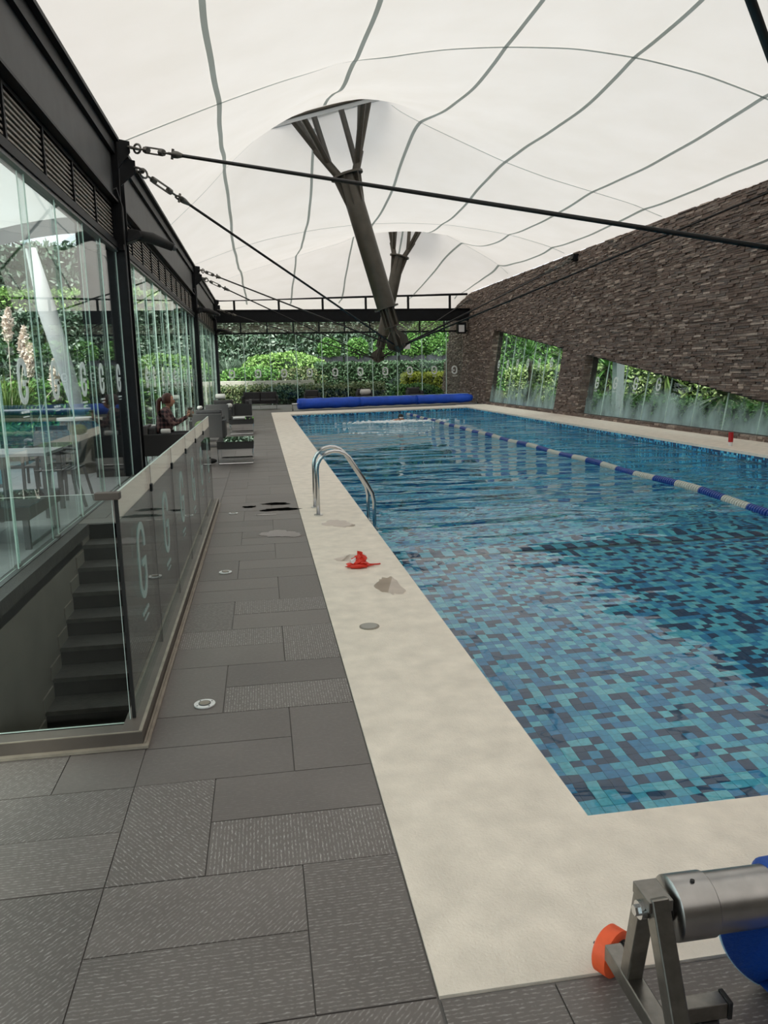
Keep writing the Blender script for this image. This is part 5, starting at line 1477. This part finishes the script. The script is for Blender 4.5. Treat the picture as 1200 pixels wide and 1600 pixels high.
def hedge(name, label, box, n, size, mt, cat='hedge', puff=.07, group=None):
    x0, x1, y0, y1, z0, z1 = box
    t = thing(name, label, cat, ((x0 + x1) / 2, (y0 + y1) / 2, z0), group=group)
    L = (-(x0 + x1) / 2, -(y0 + y1) / 2, -z0)
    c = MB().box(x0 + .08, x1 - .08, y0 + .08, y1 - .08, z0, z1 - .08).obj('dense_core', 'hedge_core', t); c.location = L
    o = bpy.data.objects.new('foliage', leaves_mesh('foliage', box_shell(n, *box, puff=puff), size, mt)); COL.objects.link(o); o.parent = t; o.location = L; stuff(o)
    return t
def bush(name, label, c, r, n, size, mt, cat='shrub', group=None):
    t = thing(name, label, cat, (c[0], c[1], c[2] - r[2]), group=group); L = (-c[0], -c[1], -(c[2] - r[2]))
    d = rng.normal(size=(n, 3)); d /= np.linalg.norm(d, axis=1)[:, None]; rr = rng.uniform(.82, 1.06, (n, 1)) + .10 * np.sin(d[:, :1] * 7) * np.cos(d[:, 1:2] * 6)
    P_ = np.array(c) + d * rr * np.array(r)
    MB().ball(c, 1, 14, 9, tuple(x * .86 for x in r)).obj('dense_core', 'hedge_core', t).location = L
    o = bpy.data.objects.new('foliage', leaves_mesh('foliage', P_, size, mt)); COL.objects.link(o); o.parent = t; o.location = L; stuff(o)
    return t
def blades(name, label, c, R, H, n, mt, width=.02, cat='grass clump', spread=.5):
    t = thing(name, label, cat, c); V = []; F = []
    for k in range(n):
        a = rng.uniform(0, 2 * math.pi); r0 = rng.uniform(0, R * .35); h = H * rng.uniform(.6, 1.05); out = R * rng.uniform(.3, 1.0)
        bx_, by_ = r0 * math.cos(a), r0 * math.sin(a); w = width; px, py = -math.sin(a) * w, math.cos(a) * w; n0 = len(V)
        for s in (0, .4, .75, 1.0):
            o_ = out * s ** 2; zz = h * (s - .22 * s ** 3 * (out / R)); ww = 1 - s * .92
            V += [(bx_ + math.cos(a) * o_ - px * ww, by_ + math.sin(a) * o_ - py * ww, zz), (bx_ + math.cos(a) * o_ + px * ww, by_ + math.sin(a) * o_ + py * ww, zz)]
        for i in range(3): F.append((n0 + 2 * i, n0 + 2 * i + 1, n0 + 2 * i + 3, n0 + 2 * i + 2))
    me = bpy.data.meshes.new('blades'); me.from_pydata(V, [], F); me.materials.append(MAT[mt])
    o = bpy.data.objects.new('blades', me); COL.objects.link(o); o.parent = t; stuff(o); return t

# left garden seen through the near glazing
hedge('ivy_hedge', 'tall ivy covered hedge wall behind the left terrace', (-17, -2.5, 24.0, 25.0, 0, 3.35), 24000, .085, 'leaf_ivy')
hedge('clipped_hedge', 'bright lime green clipped hedge on top of the ivy wall', (-17, -2.6, 24.4, 25.4, 3.5, 4.0), 7000, .08, 'leaf_lime')
hedge('ivy_hedge', 'second ivy bank rising above the lime hedge', (-18, -2.6, 30, 31.0, 0, 6.2), 13000, .13, 'leaf_ivy')
hedge('clipped_hedge', 'low mid green hedge in front of the ivy wall outside the left glazing', (-12, -2.8, 21.5, 22.5, 0, 1.35), 6000, .07, 'leaf_mid')
def pampas(c, label, hts):
    t = thing('pampas_grass', label, 'grass clump', c)
    tmp = blades('tmp', '', c, .8, 1.9, 420, 'leaf_grass', .014)
    ch = tmp.children[0]; ch.parent = t; bpy.data.objects.remove(tmp)
    for k, (dx, dy, h) in enumerate(hts):
        MB().tube([(dx * .3, dy * .3, 0), (dx * .8, dy * .8, h * .6), (dx, dy, h - .55)], .008, 5).obj('stem', 'pampas', t)
        P_ = []; N = 420
        for i in range(N):
            s = rng.uniform(0, 1); rr = .115 * math.sin(math.pi * min(1, s * .85 + .12)) * rng.uniform(.3, 1); a = rng.uniform(0, 6.28)
            P_.append((dx + rr * math.cos(a) + .06 * s * s, dy + rr * math.sin(a), h - .62 + s * .68))
        o = bpy.data.objects.new('plume', leaves_mesh('plume', np.array(P_), .055, 'pampas')); COL.objects.link(o); o.parent = t; stuff(o)
    return t
pampas((-5.35, 17.5, 0), 'pampas grass clump with five pale plumes outside the nearest glazing', [(-.25, 0, 2.55), (.12, .1, 2.95), (.42, 0, 2.55), (.55, -.1, 2.2), (1.0, 0, 1.9)])
for i, (x_, y_) in enumerate(((-7.2, 18.5), (-3.6, 19.5))):
    blades('ornamental_grass', ['dense green ornamental grass left of the pampas plumes', 'green ornamental grass between pampas and glazing'][i], (x_, y_, 0), .9, 1.4, 500, 'leaf_grass', .016)
# teal glass barrier and water feature
tb_ = thing('glass_barrier', 'teal glass terrace barrier with pale top rail outside the left glazing', 'barrier', (-5.6, 14.0, 0))
for k in range(5): pane_poly(tb_, [(-2.8 + k * 1.12 + 0.01, 0, .05), (-2.8 + (k + 1) * 1.12 - .01, 0, .05), (-2.8 + (k + 1) * 1.12 - .01, 0, 1.0), (-2.8 + k * 1.12 + .01, 0, 1.0)], (0, 1, 0), .015, 'glass_teal')
MB().box(-2.8, 2.8, -.02, .02, .995, 1.02).obj('top_rail', 'white_paint', tb_)
MB().box(-2.8, 2.8, -.02, .02, .0, .06).obj('bottom_rail', 'aluminium_dark', tb_)
tb2 = copy_tree(tb_, None, (-6.5, 11.6, 0), 0, 'nearer teal glass terrace barrier behind the outdoor tables'); tb2.scale = (1, 1, .86)
hedge('clipped_hedge', 'low bright planting bed between the two teal barriers', (-9, -3.3, 15.2, 16.2, 0, .55), 3000, .06, 'leaf_lime')
# outdoor canopy with white mast
def canopy():
    nx, ny = 26, 26; V = []; F = []
    for i in range(nx + 1):
        for j in range(ny + 1):
            u = i / nx; v = j / ny; x = -11 + 8.7 * u; y = 1.0 + 13.0 * v
            scal = .9 * math.sin(math.pi * u) ** 2
            y2 = 1.0 + (13.0 + scal * 1.1 - 1.0) * v
            r_c = math.hypot((x + 6.8) / 4.6, (y - 7.5) / 7)
            z = 3.75 + .25 * math.cos(2 * math.pi * u) + 2.1 * max(0, 1 - r_c) ** 1.2 + .75 * (1 - v) * .4
            V.append((x, y2, z))
    for i in range(nx):
        for j in range(ny): a = i * (ny + 1) + j; F.append((a, a + 1, a + ny + 2, a + ny + 1))
    me = bpy.data.meshes.new('cloth'); me.from_pydata(V, [], F); me.materials.append(MAT['canopy_cloth']); me.polygons.foreach_set('use_smooth', [True] * len(F))
    t = thing('outdoor_canopy', 'white tensile canopy over the terrace outside the left glazing', 'canopy', (-6.5, 7.5, 3.6))
    o = bpy.data.objects.new('cloth', me); COL.objects.link(o); o.parent = t; o.location = (6.5, -7.5, -3.6)
    ed = [V[i * (ny + 1) + ny] for i in range(nx + 1)]
    mb = MB()
    for i in range(nx): a, b = ed[i], ed[i + 1]; mb.quad(a, b, (b[0], b[1] + .02, b[2] - .24), (a[0], a[1] + .02, a[2] - .24))
    o = mb.obj('hem', 'cap_dark', t); o.location = (6.5, -7.5, -3.6)
    return t
canopy()
wm = thing('canopy_mast', 'leaning white tapered mast seen through the nearest glazing', 'mast', (-3.12, 14.6, 0))
MB().tube([(0, 0, 0), (-.22, .0, 1.3), (-.52, 0, 2.7), (-.70, 0, 3.75)], [.06, .13, .16, .09], 16).obj('shaft', 'white_paint', wm, True)
MB().tube([(-.70, 0, 3.75), (-1.0, -1.2, 3.85)], .02, 6).obj('stay', 'aluminium_dark', wm)

# outdoor furniture
def slat_chair(loc, rz, label, first=[None]):
    if first[0]: return copy_tree(first[0], None, loc, math.radians(rz), label)
    t = thing('terrace_chair', label, 'chair', loc, math.radians(rz), 'terrace chairs')
    for s in (-1, 1):
        MB().bar((s * .25, .24, 0), (s * .25, .20, .64), .035, .03).obj('front_leg', 'aluminium_dark', t)
        MB().bar((s * .24, -.30, 0), (s * .23, -.20, .46), .035, .03).obj('rear_leg', 'aluminium_dark', t)
        MB().tube([(s * .25, -.22, .66), (s * .26, 0, .67), (s * .25, .22, .64)], .02, 6).obj('armrest', 'aluminium_dark', t)
    for k in range(7): MB().box(-.23, .23, -.20 + k * .065, -.155 + k * .065, .44, .46).obj('seat_slat', 'aluminium_dark', t)
    MB().hexa([(-.23, -.22, .50), (.23, -.22, .50), (.23, -.195, .50), (-.23, -.195, .50), (-.22, -.30, .86), (.22, -.30, .86), (.22, -.275, .86), (-.22, -.275, .86)]).obj('back_panel', 'aluminium_dark', t)
    first[0] = t; return t
slat_chair((-2.45, 9.78, 0), 90, 'dark terrace chair facing left, nearest the column beyond the glass')
slat_chair((-3.15, 8.55, 0), -10, 'slatted terrace chair in front of the square table')
slat_chair((-3.35, 9.25, 0), -80, 'dark terrace chair left of the square table')
slat_chair((-2.75, 10.35, 0), 180, 'terrace chair behind the square table')
slat_chair((-3.15, 11.9, 0), 30, 'terrace chair far back by the teal barrier')
slat_chair((-2.62, 6.35, 0), -60, 'terrace chair at the left picture edge beside the low black table')
def sq_table(loc, label):
    t = thing('terrace_table', label, 'table', loc)
    MB().box(-.36, .36, -.36, .36, .70, .735).obj('tabletop', 'terrace_tile', t, bevel=.004)
    for a in (-1, 1):
        for b in (-1, 1): MB().box(a * .31 - .025, a * .31 + .025, b * .31 - .025, b * .31 + .025, 0, .70).obj('leg', 'aluminium_dark', t)
    return t
sq_table((-2.72, 9.2, 0), 'square grey topped terrace table beyond the nearest glazing')
t = thing('coffee_table', 'low black terrace table with teal glass top at the left edge', 'table', (-2.62, 7.75, 0))
MB().box(-.5, .5, -.55, .55, .28, .40).obj('apron', 'wicker_dark', t, bevel=.005); MB().box(-.51, .51, -.56, .56, .401, .412).obj('glass_top', 'glass_teal', t)
for a in (-1, 1):
    for b in (-1, 1): MB().box(a * .45 - .025, a * .45 + .025, b * .50 - .025, b * .50 + .025, 0, .28).obj('leg', 'aluminium_dark', t)
MB().tube([(.45, -.5, .02), (.45, .5, .02)], .015, 6).obj('foot_rail', 'aluminium_dark', t)
t = thing('service_counter', 'pale cylindrical counter by the column beyond the glass', 'counter', (-2.98, 13.1, 0))
MB().tube([(0, 0, 0), (0, 0, .86)], .26, 24).obj('body', 'kerb_trim', t, True); MB().tube([(0, 0, .86), (0, 0, .90)], .30, 24).obj('top', 'white_plastic', t)

# far garden
hedge('ivy_hedge', 'huge ivy clad bank filling the view beyond the far glass', (-9, 14.0, 53.0, 54.5, 0, 8.5), 34000, .15, 'leaf_ivy', puff=.13)
hedge('ivy_hedge', 'ivy clad return bank at the far left of the garden', (-12.5, -9.5, 40, 52.5, 0, 5.2), 8000, .14, 'leaf_ivy', puff=.12)
hedge('clipped_hedge', 'variegated low hedge just outside the far glass', (-2.2, 6.6, 41.4, 42.4, 0, .78), 9000, .075, 'leaf_varieg', puff=.09)
hedge('clipped_hedge', 'dark clipped hedge below the row of planters', (3.4, 12.8, 46.2, 47.2, 0, 2.0), 8000, .10, 'leaf_dark', puff=.07)
hedge('clipped_hedge', 'golden yellow clipped hedge at the right of the far glass', (8.1, 11.6, 43.0, 44.0, .2, 1.28), 4500, .08, 'leaf_yellow')
bush('mounded_shrub', 'bright green spreading shrub mound behind the curved path', (1.6, 48.6, 1.7), (2.7, 1.2, 1.05), 5000, .11, 'leaf_lime')
bush('mounded_shrub', 'soft green grass mound beside the curved path', (-.4, 47.0, 1.15), (2.1, 1.0, .75), 3500, .10, 'leaf_mid')
bush('mounded_shrub', 'pale mid green shrub mound right of the path mound', (2.5, 46.6, 1.1), (1.6, .8, .72), 3000, .10, 'leaf_varieg')
for i, x_ in enumerate((-3.2, -2.0, -.9)):
    blades('ornamental_grass', ['tall blue green grass at the far left of the ivy bank', 'tall blue green grass middle of three before the ivy', 'tall blue green grass right of three before the ivy'][i], (x_, 50.5, .9), 1.0, 1.9, 260, 'leaf_ivy', .03)
pth = struct(MB().prism([(-3.6, 44.2), (-1.2, 43.6), (1.2, 43.3), (3.0, 43.4), (3.0, 43.9), (.8, 44.0), (-.6, 44.6), (-1.3, 45.6), (-1.1, 46.9), (-2.0, 47.0), (-3.1, 46.0)], -.02, 1.12).obj('floor_path', 'path_stone'), 'pale curved garden path edge beyond the far glass')
led = struct(MB().box(3.4, 13.0, 48.2, 50.2, 0, 2.1).obj('trim_3', 'path_stone'), 'pale ledge carrying the garden planters')
for i in range(5):
    x_ = 4.4 + i * 1.75; pos = ['leftmost of the row', 'second from left', 'middle of the row', 'fourth from left', 'rightmost of the row'][i]
    t = thing('planter', 'dark rectangular planter with a round shrub on the ledge, ' + pos, 'planter', (x_, 48.9, 2.1), group='ledge planters')
    MB().box(-.8, .8, -.3, .3, 0, .38).obj('box', 'planter_dark', t, bevel=.01)
    d_ = rng.normal(size=(1500, 3)); d_ /= np.linalg.norm(d_, axis=1)[:, None]; P_ = d_ * rng.uniform(.8, 1.1, (1500, 1)) * np.array((.68, .5, .66)) + np.array((0, 0, .85))
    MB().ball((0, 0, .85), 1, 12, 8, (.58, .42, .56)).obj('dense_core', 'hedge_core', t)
    o = bpy.data.objects.new('foliage', leaves_mesh('foliage', P_, .10, 'leaf_mid')); COL.objects.link(o); o.parent = t; stuff(o)
bush('rounded_bush', 'large round green bush above the yellow hedge', (11.0, 49.6, 3.4), (1.5, 1.0, 1.3), 5000, .11, 'leaf_mid')
def yucca(c, label, H=3.2, n=90, mt='leaf_mid', trunk=1.6, L=1.5):
    t = thing('yucca_palm', label, 'palm', c)
    MB().tube([(0, 0, 0), (.05, 0, trunk * .6), (0, 0, trunk)], [.12, .09, .10], 8).obj('trunk', 'bark', t, True)
    V = []; F = []
    for k in range(n):
        a = rng.uniform(0, 6.28); el = rng.uniform(-.4, 1.4); w = .045; n0 = len(V); px, py = -math.sin(a) * w, math.cos(a) * w
        for s in (0, .3, .7, 1.0):
            r_ = L * s * math.cos(el); z_ = trunk + L * s * math.sin(el) - .35 * s * s; ww = (1 - s) ** .6 + .02
            V += [(math.cos(a) * r_ - px * ww, math.sin(a) * r_ - py * ww, z_), (math.cos(a) * r_ + px * ww, math.sin(a) * r_ + py * ww, z_)]
        for i in range(3): F.append((n0 + 2 * i, n0 + 2 * i + 1, n0 + 2 * i + 3, n0 + 2 * i + 2))
    me = bpy.data.meshes.new('fronds'); me.from_pydata(V, [], F); me.materials.append(MAT[mt]); o = bpy.data.objects.new('fronds', me); COL.objects.link(o); o.parent = t; stuff(o); return t
yucca((8.9, 51.3, 2.6), 'spiky pale palm above the planters beyond the far glass', trunk=2.2, L=1.9, n=130)
yucca((12.0, 50.8, 2.0), 'spiky palm at the far right above the round bush', trunk=2.6, L=1.8, n=110)
bush('small_shrub', 'low dark green planting at the foot of the far glass, right part', (8.0, 39.6, .35), (1.4, .5, .5), 2500, .08, 'leaf_mid')
bush('small_shrub', 'low dark green planting behind the love seat', (1.3, 39.6, .4), (1.3, .5, .5), 2200, .08, 'leaf_dark')

# right garden seen through the wall windows
hedge('planted_bank', 'green planted bank outside the wedge window', (13.0, 15.5, 8, 40, 0, 1.5), 26000, .09, 'leaf_fresh', cat='planting')
hedge('planted_bank', 'taller green bank behind the first one outside the stone wall', (17, 19, 6, 58, 0, 5.4), 24000, .15, 'leaf_mid', cat='planting')
hedge('low_hedge', 'low dark clipped hedge right outside the wedge window', (11.6, 12.3, 9, 30, 0, .50), 9000, .06, 'leaf_mid')
for i, (x_, y_) in enumerate(((12.6, 22.6), (12.9, 27.4), (12.8, 31.0), (12.4, 34.6))):
    yucca((x_, y_, 0), ['spiky yucca outside the start of the wedge window', 'spiky yucca outside the near side of the trapezoid window', 'spiky yucca outside the middle of the trapezoid window', 'spiky yucca outside the far side of the trapezoid window'][i], trunk=1.2 + .3 * i, L=1.3, n=100, mt='leaf_mid' if i % 2 else 'leaf_grass')
yucca((12.1, 18.6, 0), 'pale leafed shrub drooping outside the middle of the wedge window', trunk=.7, L=1.2, n=140, mt='leaf_varieg')
hr = thing('garden_handrail', 'white double garden handrail outside the wedge window', 'handrail', (14.0, 26, 0))
for dz in (0, .28): MB().tube([(-.6, -8, 1.75 + dz), (1.2, 8, .95 + dz)], .035, 8).obj('rail', 'white_paint', hr, True)
for k in range(5):
    f = k / 4; MB().bar((-.6 + 1.8 * f, -8 + 16 * f, 0), (-.6 + 1.8 * f, -8 + 16 * f, 2.05 - .8 * f), .05, .05).obj('post', 'white_paint', hr)
# a plain white column edge outside by the wedge window
tag(MB().box(10.75, 11.0, 22.2, 22.5, 0, 2.6).obj('garden_post', 'white_paint'), 'pale post at the far edge of the wedge window', 'post')
